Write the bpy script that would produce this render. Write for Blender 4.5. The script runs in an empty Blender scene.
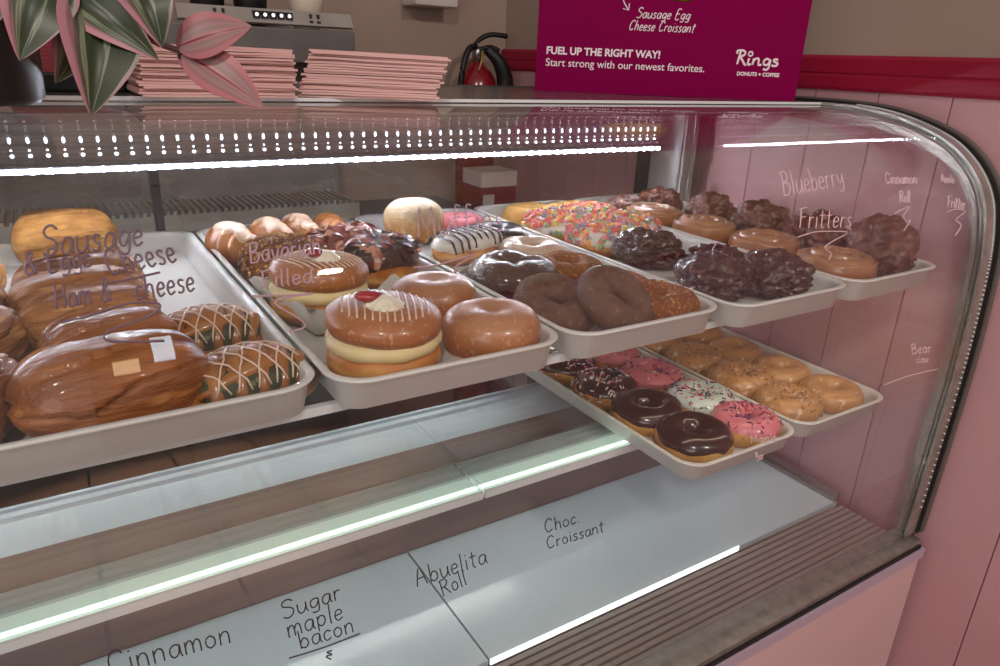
import bpy, bmesh, math, random
from mathutils import Vector, Matrix, noise, Euler
import numpy as np
random.seed(7)
S = bpy.context.scene
COL = S.collection
PI = math.pi
sin, cos = math.sin, math.cos

# ------------------------------------------------------------------ camera, world, lights, exposure
CAMZ = 1.30
cam_d = bpy.data.cameras.new('camera'); cam = bpy.data.objects.new('camera', cam_d); COL.objects.link(cam)
_R = np.array([[0.848, -0.159, 0.506], [-0.529, -0.323, 0.784], [0.039, -0.933, -0.358]])
_X = Vector(_R[:, 0]); _Zb = -Vector(_R[:, 2]); _X.normalize(); _Zb = (_Zb - _X * _Zb.dot(_X)).normalized(); _Yb = _Zb.cross(_X)
cam.matrix_world = Matrix(((_X.x, _Yb.x, _Zb.x, 0), (_X.y, _Yb.y, _Zb.y, 0), (_X.z, _Yb.z, _Zb.z, CAMZ), (0, 0, 0, 1)))
cam_d.sensor_width = 36; cam_d.lens = 25.6; cam_d.clip_start = 0.01
S.camera = cam
S.view_settings.view_transform = 'Standard'; S.view_settings.look = 'None'; S.view_settings.gamma = 1
S.view_settings.use_curve_mapping = False
S.view_settings.exposure = 0.0
S.cycles.transparent_max_bounces = 32
S.cycles.max_bounces = 10
S.cycles.sample_clamp_indirect = 6.0
w = bpy.data.worlds.new('world'); S.world = w; w.use_nodes = True
w.node_tree.nodes['Background'].inputs[0].default_value = (0.95, 0.86, 0.84, 1)
w.node_tree.nodes['Background'].inputs[1].default_value = 0.28

def area(name, loc, target, sx, sy, power, color):
    d = bpy.data.lights.new(name, 'AREA'); d.shape = 'RECTANGLE'; d.size = sx; d.size_y = sy; d.energy = power; d.color = color
    o = bpy.data.objects.new(name, d); COL.objects.link(o); o.location = loc
    v = Vector(target) - Vector(loc); o.rotation_euler = v.to_track_quat('-Z', 'Y').to_euler(); return o
area('storefront_daylight', (-2.6, -2.4, 1.7), (0.3, -0.6, 0.4), 2.0, 1.6, 38, (1.0, 0.95, 0.92))
def spot(name, loc, target, power, color, cone=80, r=.05):
    d = bpy.data.lights.new(name, 'SPOT'); d.energy = power; d.color = color; d.spot_size = math.radians(cone); d.spot_blend = .6; d.shadow_soft_size = r
    o = bpy.data.objects.new(name, d); COL.objects.link(o); o.location = loc; o.rotation_euler = (Vector(target) - Vector(loc)).to_track_quat('-Z', 'Y').to_euler(); return o
spot('fill_spot', (-.1, -1.6, 2.6), (.25, -1.55, 0), 1500, (1.0, .86, .76), 42)  # added spot: brightens the floor so its tiles mirror in the glass
spot('fill_spot', (-.6, -.9, 2.6), (.6, .6, .9), 60, (1.0, .9, .82), 90)  # added fill spot, no ceiling lamp known here
spot('fill_spot', (.9, -1.2, 2.6), (.9, .6, .5), 60, (1.0, .9, .84), 90)  # added fill spot towards the right end of the case

# ------------------------------------------------------------------ helpers
def C(h):
    h = h.lstrip('#'); r = []
    for i in (0, 2, 4):
        c = int(h[i:i+2], 16) / 255
        r.append(c / 12.92 if c <= 0.04045 else ((c + 0.055) / 1.055) ** 2.4)
    return (r[0], r[1], r[2], 1)
MATS = {}
def nt(name):
    m = bpy.data.materials.new(name); m.use_nodes = True; t = m.node_tree
    return m, t, t.nodes['Principled BSDF']
def pm(name, c1, c2=None, scale=40, rough=0.5, bump=0, bscale=None, coat=0, metal=0, c3=None, t3=0.62, s3=90, sss=0, stretch=None, detail=4, spec=0.5, zr=None):
    """principled material: base c1 broken up with c2 by noise, optional flecks c3, optional colours by height zr=[(z,colour)...]"""
    if name in MATS: return MATS[name]
    m, t, b = nt(name); N, L = t.nodes, t.links
    tc = N.new('ShaderNodeTexCoord'); mp = N.new('ShaderNodeMapping'); L.new(tc.outputs['Object'], mp.inputs[0])
    if stretch: mp.inputs['Scale'].default_value = stretch
    b.inputs['Roughness'].default_value = rough; b.inputs['Metallic'].default_value = metal
    b.inputs['Coat Weight'].default_value = coat; b.inputs['Coat Roughness'].default_value = 0.12
    b.inputs['Specular IOR Level'].default_value = spec
    if sss: b.inputs['Subsurface Weight'].default_value = sss; b.inputs['Subsurface Scale'].default_value = 0.01; b.inputs['Subsurface Radius'].default_value = (1, .6, .4)
    col = None
    def mix(fac, a, bb):
        x = N.new('ShaderNodeMix'); x.data_type = 'RGBA'; L.new(fac, x.inputs[0])
        if isinstance(a, tuple): x.inputs[6].default_value = a
        else: L.new(a, x.inputs[6])
        if isinstance(bb, tuple): x.inputs[7].default_value = bb
        else: L.new(bb, x.inputs[7])
        return x.outputs[2]
    def nz(sc, lo, hi, det=detail):
        n = N.new('ShaderNodeTexNoise'); n.inputs['Scale'].default_value = sc; n.inputs['Detail'].default_value = det; L.new(mp.outputs[0], n.inputs[0])
        r = N.new('ShaderNodeMapRange'); r.inputs[1].default_value = lo; r.inputs[2].default_value = hi; L.new(n.outputs[0], r.inputs[0]); return r.outputs[0]
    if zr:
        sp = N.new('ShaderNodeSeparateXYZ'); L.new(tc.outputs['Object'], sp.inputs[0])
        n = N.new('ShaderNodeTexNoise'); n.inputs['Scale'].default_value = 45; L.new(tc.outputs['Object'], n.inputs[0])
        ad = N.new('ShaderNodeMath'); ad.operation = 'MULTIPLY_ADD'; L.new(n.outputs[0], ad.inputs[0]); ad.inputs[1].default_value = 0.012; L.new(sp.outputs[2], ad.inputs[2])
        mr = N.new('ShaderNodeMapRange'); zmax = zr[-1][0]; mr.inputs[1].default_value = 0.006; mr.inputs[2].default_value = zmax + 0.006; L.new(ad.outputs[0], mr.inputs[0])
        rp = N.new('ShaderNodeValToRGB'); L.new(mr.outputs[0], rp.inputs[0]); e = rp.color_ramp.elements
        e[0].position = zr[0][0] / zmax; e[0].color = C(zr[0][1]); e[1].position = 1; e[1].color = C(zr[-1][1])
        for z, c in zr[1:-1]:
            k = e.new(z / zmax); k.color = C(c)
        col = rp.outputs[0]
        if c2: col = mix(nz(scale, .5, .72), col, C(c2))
    else:
        col = C(c1)
        if c2: col = mix(nz(scale, .36, .64), C(c1), C(c2))
    if c3: col = mix(nz(s3, t3, t3 + .06, 2), col, C(c3))
    if isinstance(col, tuple): b.inputs['Base Color'].default_value = col
    else: L.new(col, b.inputs['Base Color'])
    if bump:
        n = N.new('ShaderNodeTexNoise'); n.inputs['Scale'].default_value = bscale or scale; n.inputs['Detail'].default_value = 6; n.inputs['Roughness'].default_value = .62; L.new(mp.outputs[0], n.inputs[0])
        bp = N.new('ShaderNodeBump'); bp.inputs['Strength'].default_value = bump; bp.inputs['Distance'].default_value = 0.006; L.new(n.outputs[0], bp.inputs['Height']); L.new(bp.outputs[0], b.inputs['Normal'])
    MATS[name] = m; return m
def emit(name, c, s):
    m, t, b = nt(name); b.inputs['Base Color'].default_value = C(c); b.inputs['Emission Color'].default_value = C(c); b.inputs['Emission Strength'].default_value = s; MATS[name] = m; return m
def glass(name, tint=(.97, .985, .975), f0=.04, gain=1.0):
    m = bpy.data.materials.new(name); m.use_nodes = True; t = m.node_tree; N, L = t.nodes, t.links
    for n in list(N): N.remove(n)
    out = N.new('ShaderNodeOutputMaterial'); mx = N.new('ShaderNodeMixShader'); tr = N.new('ShaderNodeBsdfTransparent'); gl = N.new('ShaderNodeBsdfGlossy')
    tr.inputs[0].default_value = (*tint, 1); gl.inputs['Roughness'].default_value = 0.0; gl.inputs[0].default_value = (1, 1, 1, 1)
    g = N.new('ShaderNodeNewGeometry'); d = N.new('ShaderNodeVectorMath'); d.operation = 'DOT_PRODUCT'; L.new(g.outputs['Incoming'], d.inputs[0]); L.new(g.outputs['Normal'], d.inputs[1])
    def ma(op, a, b_):
        x = N.new('ShaderNodeMath'); x.operation = op; x.use_clamp = False
        for i, v in enumerate((a, b_)):
            if v is None: continue
            if isinstance(v, (int, float)): x.inputs[i].default_value = v
            else: L.new(v, x.inputs[i])
        return x.outputs[0]
    ab = ma('ABSOLUTE', d.outputs['Value'], None); om = ma('SUBTRACT', 1.0, ab); p5 = ma('POWER', om, 5.0)
    fr = ma('ADD', ma('MULTIPLY', p5, 1 - f0), f0); fr = ma('MULTIPLY', fr, gain)
    L.new(fr, mx.inputs[0]); L.new(tr.outputs[0], mx.inputs[1]); L.new(gl.outputs[0], mx.inputs[2]); L.new(mx.outputs[0], out.inputs[0])
    MATS[name] = m; return m

class MB:
    def __init__(s): s.v = []; s.f = []; s.mi = []
    def add(s, vs, fs, mi=0):
        o = len(s.v); s.v += [tuple(p) for p in vs]; s.f += [tuple(i + o for i in f) for f in fs]; s.mi += [mi] * len(fs); return s
    def box(s, x0, x1, y0, y1, z0, z1, mi=0, mat=None):
        vs = [Vector((x, y, z)) for z in (z0, z1) for y in (y0, y1) for x in (x0, x1)]
        if mat: vs = [mat @ p for p in vs]
        return s.add(vs, [(0, 2, 3, 1), (4, 5, 7, 6), (0, 1, 5, 4), (2, 6, 7, 3), (0, 4, 6, 2), (1, 3, 7, 5)], mi)
    def tube(s, pts, r, n=6, mi=0, cap=True, sq=None):
        pts = [Vector(p) for p in pts]; k = len(pts); rs = r if isinstance(r, (list, tuple)) else [r] * k
        vs = []; up = Vector((0, 0, 1))
        for i, p in enumerate(pts):
            d = (pts[min(i + 1, k - 1)] - pts[max(i - 1, 0)])
            if d.length < 1e-9: d = Vector((1, 0, 0))
            d.normalize(); a = d.cross(up)
            if a.length < .15: a = d.cross(Vector((0, 1, 0)))
            a.normalize(); b = a.cross(d)
            for j in range(n):
                t = 2 * PI * j / n; vs.append(p + a * cos(t) * rs[i] + b * sin(t) * rs[i] * (sq or 1))
        fs = [(i * n + j, i * n + (j + 1) % n, (i + 1) * n + (j + 1) % n, (i + 1) * n + j) for i in range(k - 1) for j in range(n)]
        if cap: fs += [tuple(reversed(range(n))), tuple(range((k - 1) * n, k * n))]
        return s.add(vs, fs, mi)
    def grid(s, nu, nv, f, cu=True, cv=False, poles=False, mi=0):
        vs = [f(i / nu if cu else i / (nu - 1), j / nv if cv else j / (nv - 1)) for j in range(nv) for i in range(nu)]
        fs = []
        for j in range(nv if cv else nv - 1):
            for i in range(nu if cu else nu - 1):
                a, b = i, (i + 1) % nu; c, d = j, (j + 1) % nv
                fs.append((c * nu + a, c * nu + b, d * nu + b, d * nu + a))
        if poles: fs += [tuple(reversed(range(nu))), tuple(range((nv - 1) * nu, nv * nu))]
        return s.add(vs, fs, mi)
    def lathe(s, prof, n=32, c=(0, 0, 0), mi=0):
        return s.grid(n, len(prof), lambda u, v: (c[0] + prof[round(v * (len(prof) - 1))][0] * cos(2 * PI * u), c[1] + prof[round(v * (len(prof) - 1))][0] * sin(2 * PI * u), c[2] + prof[round(v * (len(prof) - 1))][1]), poles=True, mi=mi)
    def build(s, name, mats, parent=None, smooth=True, bevel=0):
        me = bpy.data.meshes.new(name); me.from_pydata(s.v, [], s.f)
        for m in (mats if isinstance(mats, (list, tuple)) else [mats]): me.materials.append(m)
        me.polygons.foreach_set('material_index', s.mi)
        bm = bmesh.new(); bm.from_mesh(me); bmesh.ops.recalc_face_normals(bm, faces=bm.faces)
        if bevel: bmesh.ops.bevel(bm, geom=bm.edges[:], offset=bevel, segments=2, affect='EDGES', profile=.6)
        bm.to_mesh(me); bm.free()
        me.polygons.foreach_set('use_smooth', [smooth] * len(me.polygons)); me.update()
        o = bpy.data.objects.new(name, me); COL.objects.link(o); o.parent = parent
        if smooth and bevel: me.shade_smooth() if hasattr(me, 'shade_smooth') else None
        return o
def thing(name, label, cat, loc=(0, 0, 0), rot=(0, 0, 0), group=None):
    o = bpy.data.objects.new(name, None); COL.objects.link(o); o.empty_display_size = .02
    o.location = loc; o.rotation_euler = rot; o['label'] = label; o['category'] = cat
    if group: o['group'] = group
    return o
def tag(o, label, cat, group=None):
    o['label'] = label; o['category'] = cat
    if group: o['group'] = group
    return o
def struct(o): o['kind'] = 'structure'; return o
def stuff(o): o['kind'] = 'stuff'; return o
def n1(x, y=0., z=0.): return noise.noise(Vector((x, y, z)))
def spline(pts, n=6):
    pts = [Vector(p) for p in pts]; out = []
    for i in range(len(pts) - 1):
        p0 = pts[max(i - 1, 0)]; p1 = pts[i]; p2 = pts[i + 1]; p3 = pts[min(i + 2, len(pts) - 1)]
        for k in range(n):
            t = k / n; out.append(.5 * ((2 * p1) + (p2 - p0) * t + (2 * p0 - 5 * p1 + 4 * p2 - p3) * t * t + (3 * p1 - p0 - 3 * p2 + p3) * t ** 3))
    out.append(pts[-1]); return out
def copy_tree(o, parent=None):
    c = o.copy(); COL.objects.link(c); c.parent = parent
    for ch in list(o.children): copy_tree(ch, c)
    return c

# ------------------------------------------------------------------ materials
glass('clear_glass', (.988, .994, .99)); glass('shelf_glass', (.90, .94, .93), .06, 1.0)
pm('pink_wall', '#c49499', '#ba898f', 1.2, .5)
pm('wall_paint', '#a58f82', '#9c867a', 1.5, .75)
pm('red_strip', '#9c0a34', '#8c062c', 3, .4)
pm('base_laminate', '#d3b1b1', '#cda9a8', 2, .45)
pm('base_edge', '#b39fae', None, rough=.3)
pm('steel', '#a8a39e', '#8e8984', 60, .3, metal=.9, stretch=(.3, 8, 8))
pm('trim_silver', '#b9b3ab', '#a39d96', 50, .28, metal=.75)
pm('grey_rubber', '#5f5853', None, rough=.55)
pm('black_rubber', '#0d0b0b', None, rough=.5)
pm('dark_steel', '#76645f', '#6b5a56', 8, .35)
pm('sill_metal', '#cfd6e2', '#c2cad8', 6, .35)
pm('white_metal', '#cfd2d4', None, rough=.35)
pm('deck_white', '#b9c6c9', '#aebcc0', 3, .22, coat=.3)
pm('tray_plastic', '#d9d7d3', '#cfccc7', 8, .35, sss=.1)
pm('window_frame', '#4a4442', None, rough=.5)
pm('post_metal', '#b5b0ae', '#a8a3a1', 30, .4, stretch=(8, 8, .3))
pm('vent_metal', '#8d817b', '#827872', 40, .45, stretch=(.3, 8, 8))
pm('door_frame', '#3d3b3c', None, rough=.4, metal=.5)
pm('top_panel', '#8a8683', '#7c7875', 5, .16, metal=.6)
emit('led_bright', '#cfd6f6', .85); emit('led_bead', '#f0f3ff', 330); emit('led_mirrored', '#e6ecff', 4); emit('led_shelf', '#dce8df', .40); emit('led_line', '#ecfff0', 2.2); emit('led_under', '#f2f6ff', 5); emit('fill_rear', '#f6f2ee', 55); emit('fill_front', '#ffe9cc', 9); emit('daylight_pane', '#d8efff', 6.5); emit('sunlit_pane', '#ffd9a8', 4.5)
emit('deck_led', '#f0fffb', 2.5)
# ------------------------------------------------------------------ setting: room
def tile_mat():
    m, t, b = nt('floor_tile'); N, L = t.nodes, t.links
    tc = N.new('ShaderNodeTexCoord'); mp = N.new('ShaderNodeMapping'); L.new(tc.outputs['Object'], mp.inputs[0])
    mp.inputs['Location'].default_value = (.05 + .325 * 20, 1.36 + .33 * 20, 0)
    br = N.new('ShaderNodeTexBrick'); br.offset = 0; L.new(mp.outputs[0], br.inputs[0])
    br.inputs['Color1'].default_value = C('#8a6a58'); br.inputs['Color2'].default_value = C('#7d5f50'); br.inputs['Mortar'].default_value = C('#2a211d')
    br.inputs['Scale'].default_value = 1; br.inputs['Brick Width'].default_value = .325; br.inputs['Row Height'].default_value = .33; br.inputs['Mortar Size'].default_value = .006
    L.new(br.outputs[0], b.inputs['Base Color']); b.inputs['Roughness'].default_value = .35; return m
TILE = tile_mat()
struct(MB().box(-3.2, 1.2, -3.2, 1.905, -.05, 0).build('floor', TILE, smooth=False))
XW = 1.200
def plank_wall():
    m = MB(); g = .0025; y = 1.905 - .0; ys = []
    k = .605
    while k > -3.2: k -= .12
    k += .12
    ys = [-3.2]
    while k < 1.905: ys.append(k); k += .12
    ys.append(1.905)
    for a, b in zip(ys[:-1], ys[1:]): m.box(XW, XW + .03, a + g / 2, b - g / 2, 0, 1.273)
    m.box(XW + .004, XW + .03, -3.2, 1.905, 0, 1.273)
    m.box(XW + .004, XW + .03, -3.2, 1.905, 1.273, 2.9, 1)
    return m
struct(plank_wall().build('wall_right', [MATS['pink_wall'], MATS['wall_paint']], smooth=False))
rail = MB()
rp = [(XW, 1.273), (XW - .006, 1.274), (XW - .008, 1.279), (XW - .008, 1.297), (XW - .006, 1.300), (XW - .008, 1.303), (XW - .008, 1.325), (XW - .005, 1.330), (XW, 1.331), (XW + .012, 1.331), (XW + .012, 1.273)]
rail.add([(x, y, z) for y in (-3.2, 1.905) for x, z in rp], [(i, (i + 1) % 11, 11 + (i + 1) % 11, 11 + i) for i in range(11)] + [tuple(range(11)), tuple(range(11, 22))])
struct(rail.build('trim_1', MATS['red_strip'], smooth=False))
struct(MB().box(-3.2, 1.23, 1.905, 1.95, 0, 2.9).build('wall_back', MATS['wall_paint'], smooth=False))

struct(MB().box(.02, .13, -3.28, -3.2, 0, 2.5).box(.13, .27, -3.28, -3.2, 0, 1.18).box(.13, .27, -3.28, -3.2, 1.425, 2.5).box(.27, .33, -3.28, -3.2, 0, 2.5).box(.33, .45, -3.28, -3.2, 0, 1.29).box(.33, .45, -3.28, -3.2, 1.89, 2.5).box(.45, .56, -3.28, -3.2, 0, 2.5).build('wall_front', MATS['wall_paint'], smooth=False))
for nm, x0, x1, z0, z1, mt in (('window_1', .33, .45, 1.29, 1.89, 'daylight_pane'), ('window_2', .13, .27, 1.18, 1.425, 'sunlit_pane')):
    wn = struct(MB().box(x0, x0 + .006, -3.25, -3.21, z0, z1).box(x1 - .006, x1, -3.25, -3.21, z0, z1).box(x0 + .006, x1 - .006, -3.25, -3.21, z0, z0 + .006).box(x0 + .006, x1 - .006, -3.25, -3.21, z1 - .006, z1).build(nm, MATS['window_frame'], smooth=False))
    MB().box(x0 + .006, x1 - .006, -3.235, -3.229, z0 + .006, z1 - .006).build('window_pane', MATS[mt], wn, smooth=False)

# ------------------------------------------------------------------ display case
PROF = [(.80, -.047), (.741, -.0485), (.69, -.053), (.64, -.063), (.586, -.081), (.55, -.102), (.52, -.131), (.499, -.166), (.487, -.21), (.48, -.26), (.475, -.35), (.473, -.45), (.474, -.6), (.476, -.735)]
PR = [(p.x, p.y) for p in spline([(a, b, 0) for a, b in PROF], 5)]
def offs(pr, d):
    out = []
    for i, p in enumerate(pr):
        a = pr[max(i - 1, 0)]; b = pr[min(i + 1, len(pr) - 1)]; tx, tz = b[0] - a[0], b[1] - a[1]; l = math.hypot(tx, tz)
        out.append((p[0] - tz / l * d, p[1] + tx / l * d))   # +d goes inwards
    return out
def inward(d): return offs(PR, d)
def band(pr_o, pr_i, x0, x1, mb=None, mi=0):
    m = mb or MB(); k = len(pr_o); vs = []
    for x in (x0, x1):
        vs += [(x, y, CAMZ + z) for y, z in pr_o] + [(x, y, CAMZ + z) for y, z in pr_i]
    K = 2 * k; fa = []; fb = []; fc = []
    for i in range(k - 1):
        fa += [(i, i + 1, K + i + 1, K + i)]; fb += [(k + i, K + k + i, K + k + i + 1, k + i + 1)]; fc += [(i, k + i, k + i + 1, i + 1), (K + i, K + i + 1, K + k + i + 1, K + k + i)]
    fc += [(0, K, K + k, k), (k - 1, 2 * k - 1, K + 2 * k - 1, K + k - 1)]
    for g in (fa, fb, fc):      # faces, inner faces and rims keep vertices of their own, so that each shades cleanly
        ids = sorted({i for f in g for i in f}); mp = {v: j for j, v in enumerate(ids)}
        m.add([vs[i] for i in ids], [tuple(mp[i] for i in f) for f in g], mi)
    return m
XL = -0.92
case = thing('display_case', 'glass bakery display case with curved front, lit shelves and pink base', 'display case', (.15, .85, 0))
CO = Vector((-.15, -.85, 0))
def cp(mb, name, mats, parent=case, smooth=False, **k):
    mb.v = [tuple(Vector(p) + CO) for p in mb.v]; return mb.build(name, mats, parent, smooth, **k)
M = MATS
fg = cp(band(inward(.004), inward(.010), XL, 1.150), 'front_glass', M['clear_glass'], smooth=True)
inn = inward(.012)
pane = [(y, CAMZ + z) for y, z in inn] + [(1.165, CAMZ - .735), (1.165, CAMZ - .06), (.80, CAMZ - .059)]
k = len(pane)
eg = MB().add([(x, y, z) for x in (1.158, 1.164) for y, z in pane], [tuple(range(k)), tuple(range(k, 2 * k))] + [(i, (i + 1) % k, k + (i + 1) % k, k + i) for i in range(k)])
cp(eg, 'end_glass', M['clear_glass'])
ef = band(inward(-.001), inward(.003), 1.150, 1.178)
band(inward(.003), inward(.030), 1.164, 1.178, ef); band(inward(.010), inward(.016), 1.146, 1.152, ef)
cp(ef, 'end_frame', M['trim_silver'])
bd = MB()
for i in range(150):
    t = 5 + i * (len(PR) - 8) / 150; j = int(t); f = t - j; q = inward(-.0018); y = q[j][0] * (1 - f) + q[j + 1][0] * f; z = q[j][1] * (1 - f) + q[j + 1][1] * f
    bd.lathe([(.0002, -.0016), (.0013, -.001), (.0017, 0), (.0013, .001), (.0002, .0016)], 6, (1.170, y, CAMZ + z))
stuff(cp(bd, 'trim_glints', M['white_metal'], smooth=True))  # LED reflections on the trim, built as white beads
PB = [(1.195, -.047), (1.0, -.047), (.84, -.047)] + PR
cp(band(offs(PB, -.004), offs(PB, .02), 1.178, 1.186), 'black_gasket', M['black_rubber'])
cp(band(offs(PB, -.007), offs(PB, .02), 1.186, 1.197), 'outer_flange', M['grey_rubber'])
cp(MB().box(XL, 1.178, .80, 1.19, CAMZ - .060, CAMZ - .047).box(XL, 1.178, 1.19, 1.20, CAMZ - .075, CAMZ - .045), 'top_panel', M['top_panel'])
cp(MB().box(XL, 1.150, .796, .7995, CAMZ - .0500, CAMZ - .0464), 'top_edge_strip', M['white_metal'])
# back corner post and sliding doors with glass
z0, z1 = CAMZ - .64, CAMZ - .060
pb = MB().box(1.122, 1.157, 1.078, 1.165, z0, z1).box(1.128, 1.157, 1.165, 1.20, z0, z1).box(1.126, 1.132, 1.073, 1.078, z0, z1).box(1.146, 1.157, 1.070, 1.078, z0, z1)
bpst = cp(pb, 'back_post', M['post_metal'])
sc = MB().lathe([(.0001, 0), (.004, 0), (.004, .002), (.002, .003), (.0001, .003)], 12); sc.v = [(x + 1.139, 1.078 - z, y + CAMZ - .205) for x, y, z in sc.v]
cp(sc, 'screw', M['steel'], bpst)
for a, b, wa, wb, yy in ((-.92, .142, .03, .011, 1.185), (.130, 1.126, .011, .03, 1.168)):
    fr = MB().box(a, b, yy, yy + .012, z0, z0 + .03).box(a, b, yy, yy + .012, z1 - .03, z1).box(a, a + wa, yy, yy + .012, z0 + .03, z1 - .03).box(b - wb, b, yy, yy + .012, z0 + .03, z1 - .03)
    d = cp(fr, 'sliding_door', M['door_frame'])
    cp(MB().box(a + wa, b - wb, yy + .004, yy + .008, z0 + .03, z1 - .03), 'door_glass', M['clear_glass'], d)
# top light: LED strip on an aluminium rail; mirrored dot rows above are added beads
ly, lz = 1.085, CAMZ - .150
lr = MB().box(XL, 1.075, ly, ly + .05, lz - .004, lz + .002).box(XL, 1.075, ly + .012, ly + .05, lz + .002, CAMZ - .060)
rail_o = cp(lr, 'light_rail', M['steel'])
cp(MB().box(XL, 1.062, ly - .004, ly, lz - .008, lz - .001), 'led_or_added_strip', M['led_bright'], rail_o)
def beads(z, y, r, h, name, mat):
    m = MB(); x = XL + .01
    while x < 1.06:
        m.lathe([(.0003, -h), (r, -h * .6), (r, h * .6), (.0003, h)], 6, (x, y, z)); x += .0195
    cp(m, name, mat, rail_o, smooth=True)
beads(lz - .0045, ly - .0042, .003, .003, 'led_or_added_strip', M['led_bead'])
beads(lz + .013, ly + .010, .0022, .0022, 'led_or_added_strip', M['led_mirrored'])  # this row and the next two: reflected LED dots built as glowing beads
beads(lz + .020, ly + .011, .0012, .0012, 'led_or_added_strip', M['led_mirrored'])
beads(lz + .032, ly + .011, .0018, .004, 'led_or_added_strip', M['led_mirrored'])
# shelves
def edge_light(x0, x1, y, z, par, strong=True):
    m = MB().box(x0, x1, y - .003, y + .001, z - .012, z - .001)
    m.box(x0, x1, y + .001, y + .045, z - .014, z - .0105)
    for q in (.046, .060, .074): m.box(x0, x1, y + q, y + q + .008, z - .0105, z - .004)
    e = cp(m, 'shelf_edge', M['white_metal'], par)
    cp(MB().box(x0, x1, y + .045, y + .085, z - .014, z - .0106), 'shelf_channel', M['dark_steel'], e)
    cp(MB().box(x0, x1, y + .006, y + .042, z - .0095, z - .005), 'light_diffuser', M['led_shelf'], e)
    cp(MB().box(x0, x1, y + .040, y + .062, z - .0165, z - .0143), 'led_or_added_strip', M['led_under'], e)
    if strong: cp(MB().box(x0, x1, y + .012, y + .017, z - .005, z - .003), 'led_or_added_strip', M['led_line'], e)
    return e
SH = CAMZ - .2930
us = cp(MB().box(XL, 1.155, .566, 1.15, SH - .007, SH), 'upper_shelf', M['shelf_glass'])
cp(MB().box(XL, 1.155, .5585, .5655, SH - .009, SH - .0003), 'shelf_edge', M['white_metal'], us)
cp(MB().box(.56, 1.150, .594, .62, SH - .012, SH - .0075), 'fill_rail', M['white_metal'], us)  # added mount for the fill strip under it
cp(MB().box(.57, 1.145, .600, .613, SH - .0145, SH - .0125), 'led_or_added_strip', M['fill_front'], us)  # added warm fill for the lower trays, kept out of sight
cp(MB().box(XL, 1.150, 1.118, 1.132, SH - .0125, SH - .0105), 'led_or_added_strip', M['fill_rear'], us)  # added fill hidden by the trays, lights sill and lower shelf
cp(MB().box(XL, 1.155, 1.100, 1.148, SH - .0103, SH - .0075).box(XL, 1.155, 1.100, 1.103, SH - .034, SH - .0103), 'fill_rail', M['white_metal'], us)  # added rail; its lip hides the reflection of the fill strip
LS = CAMZ - .528
for a, b in ((XL, .426), (.430, 1.155)):
    ls = cp(MB().box(a, b, .690, 1.15, LS - .008, LS), 'lower_shelf', M['shelf_glass'])
    edge_light(a, b, .688, LS - .008, ls)
# riser, sill and deck
DZ = CAMZ - .740
cp(MB().box(XL, 1.155, .858, .875, DZ, DZ + .142).box(XL, 1.155, .875, .925, DZ + .13, DZ + .142), 'rear_riser', M['dark_steel'])
sl = MB(); sy = [.925, .96, .965, .985, .99, 1.01, 1.03, 1.16]
def sz(y): return DZ + .136 - (y - .925) * .1
prof = [(.925, DZ + .05), (.925, sz(.925)), (1.03, sz(1.03)), (1.034, sz(1.03) + .006), (1.05, sz(1.05) + .006), (1.054, sz(1.05)), (1.062, sz(1.062)), (1.064, sz(1.062) + .005), (1.072, sz(1.07) + .005), (1.074, sz(1.074)), (1.08, sz(1.08)), (1.08, DZ + .05)]
k = len(prof)
sl.add([(x, y, z) for x in (XL, 1.155) for y, z in prof], [(i, (i + 1) % k, k + (i + 1) % k, k + i) for i in range(k)] + [tuple(range(k)), tuple(range(k, 2 * k))])
cp(sl, 'rear_sill', M['sill_metal'])
for a, b in ((XL, .393), (.396, 1.150)):
    dk = cp(MB().box(a, b, .605, .857, DZ - .012, DZ), 'deck_panel', M['deck_white'])
    cp(MB().box(a, b - .27, .6033, .6048, DZ - .008, DZ + .0008), 'led_or_added_strip', M['deck_led'], dk)
cp(MB().box(1.140, 1.157, .605, .857, DZ + .0003, DZ + .008).box(1.148, 1.157, .605, .857, DZ + .008, DZ + .016), 'deck_side_trim', M['steel'])
vg = MB().box(XL, 1.155, .482, .600, DZ - .03, DZ - .010)
for i in range(8): vg.box(XL, 1.150, .506 + i * .0117, .5135 + i * .0117, DZ - .010, DZ - .003 - .0006 * (i % 2))
cp(vg, 'vent_grille', M['vent_metal'])
br = MB().box(XL, 1.178, .484, .502, DZ - .03, DZ + .002).box(XL, 1.178, .462, .484, DZ - .012, DZ - .002)
cp(br, 'bottom_rail', M['trim_silver'])
cp(MB().box(XL, 1.178, .459, .470, DZ - .019, DZ - .012), 'black_gasket', M['black_rubber'])
be = MB().box(XL, 1.186, .455, .49, DZ - .037, DZ - .019); cp(be, 'base_edge', M['base_edge'])
cp(MB().box(XL, 1.184, .460, 1.19, .08, DZ - .037), 'base_panel', M['base_laminate'])
cp(MB().box(XL, 1.17, .52, 1.17, 0, .08), 'kick_plate', M['dark_steel'])
cp(MB().box(XL, XL + .008, .50, 1.19, DZ - .03, CAMZ - .062), 'left_end_panel', M['white_metal'])

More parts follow.
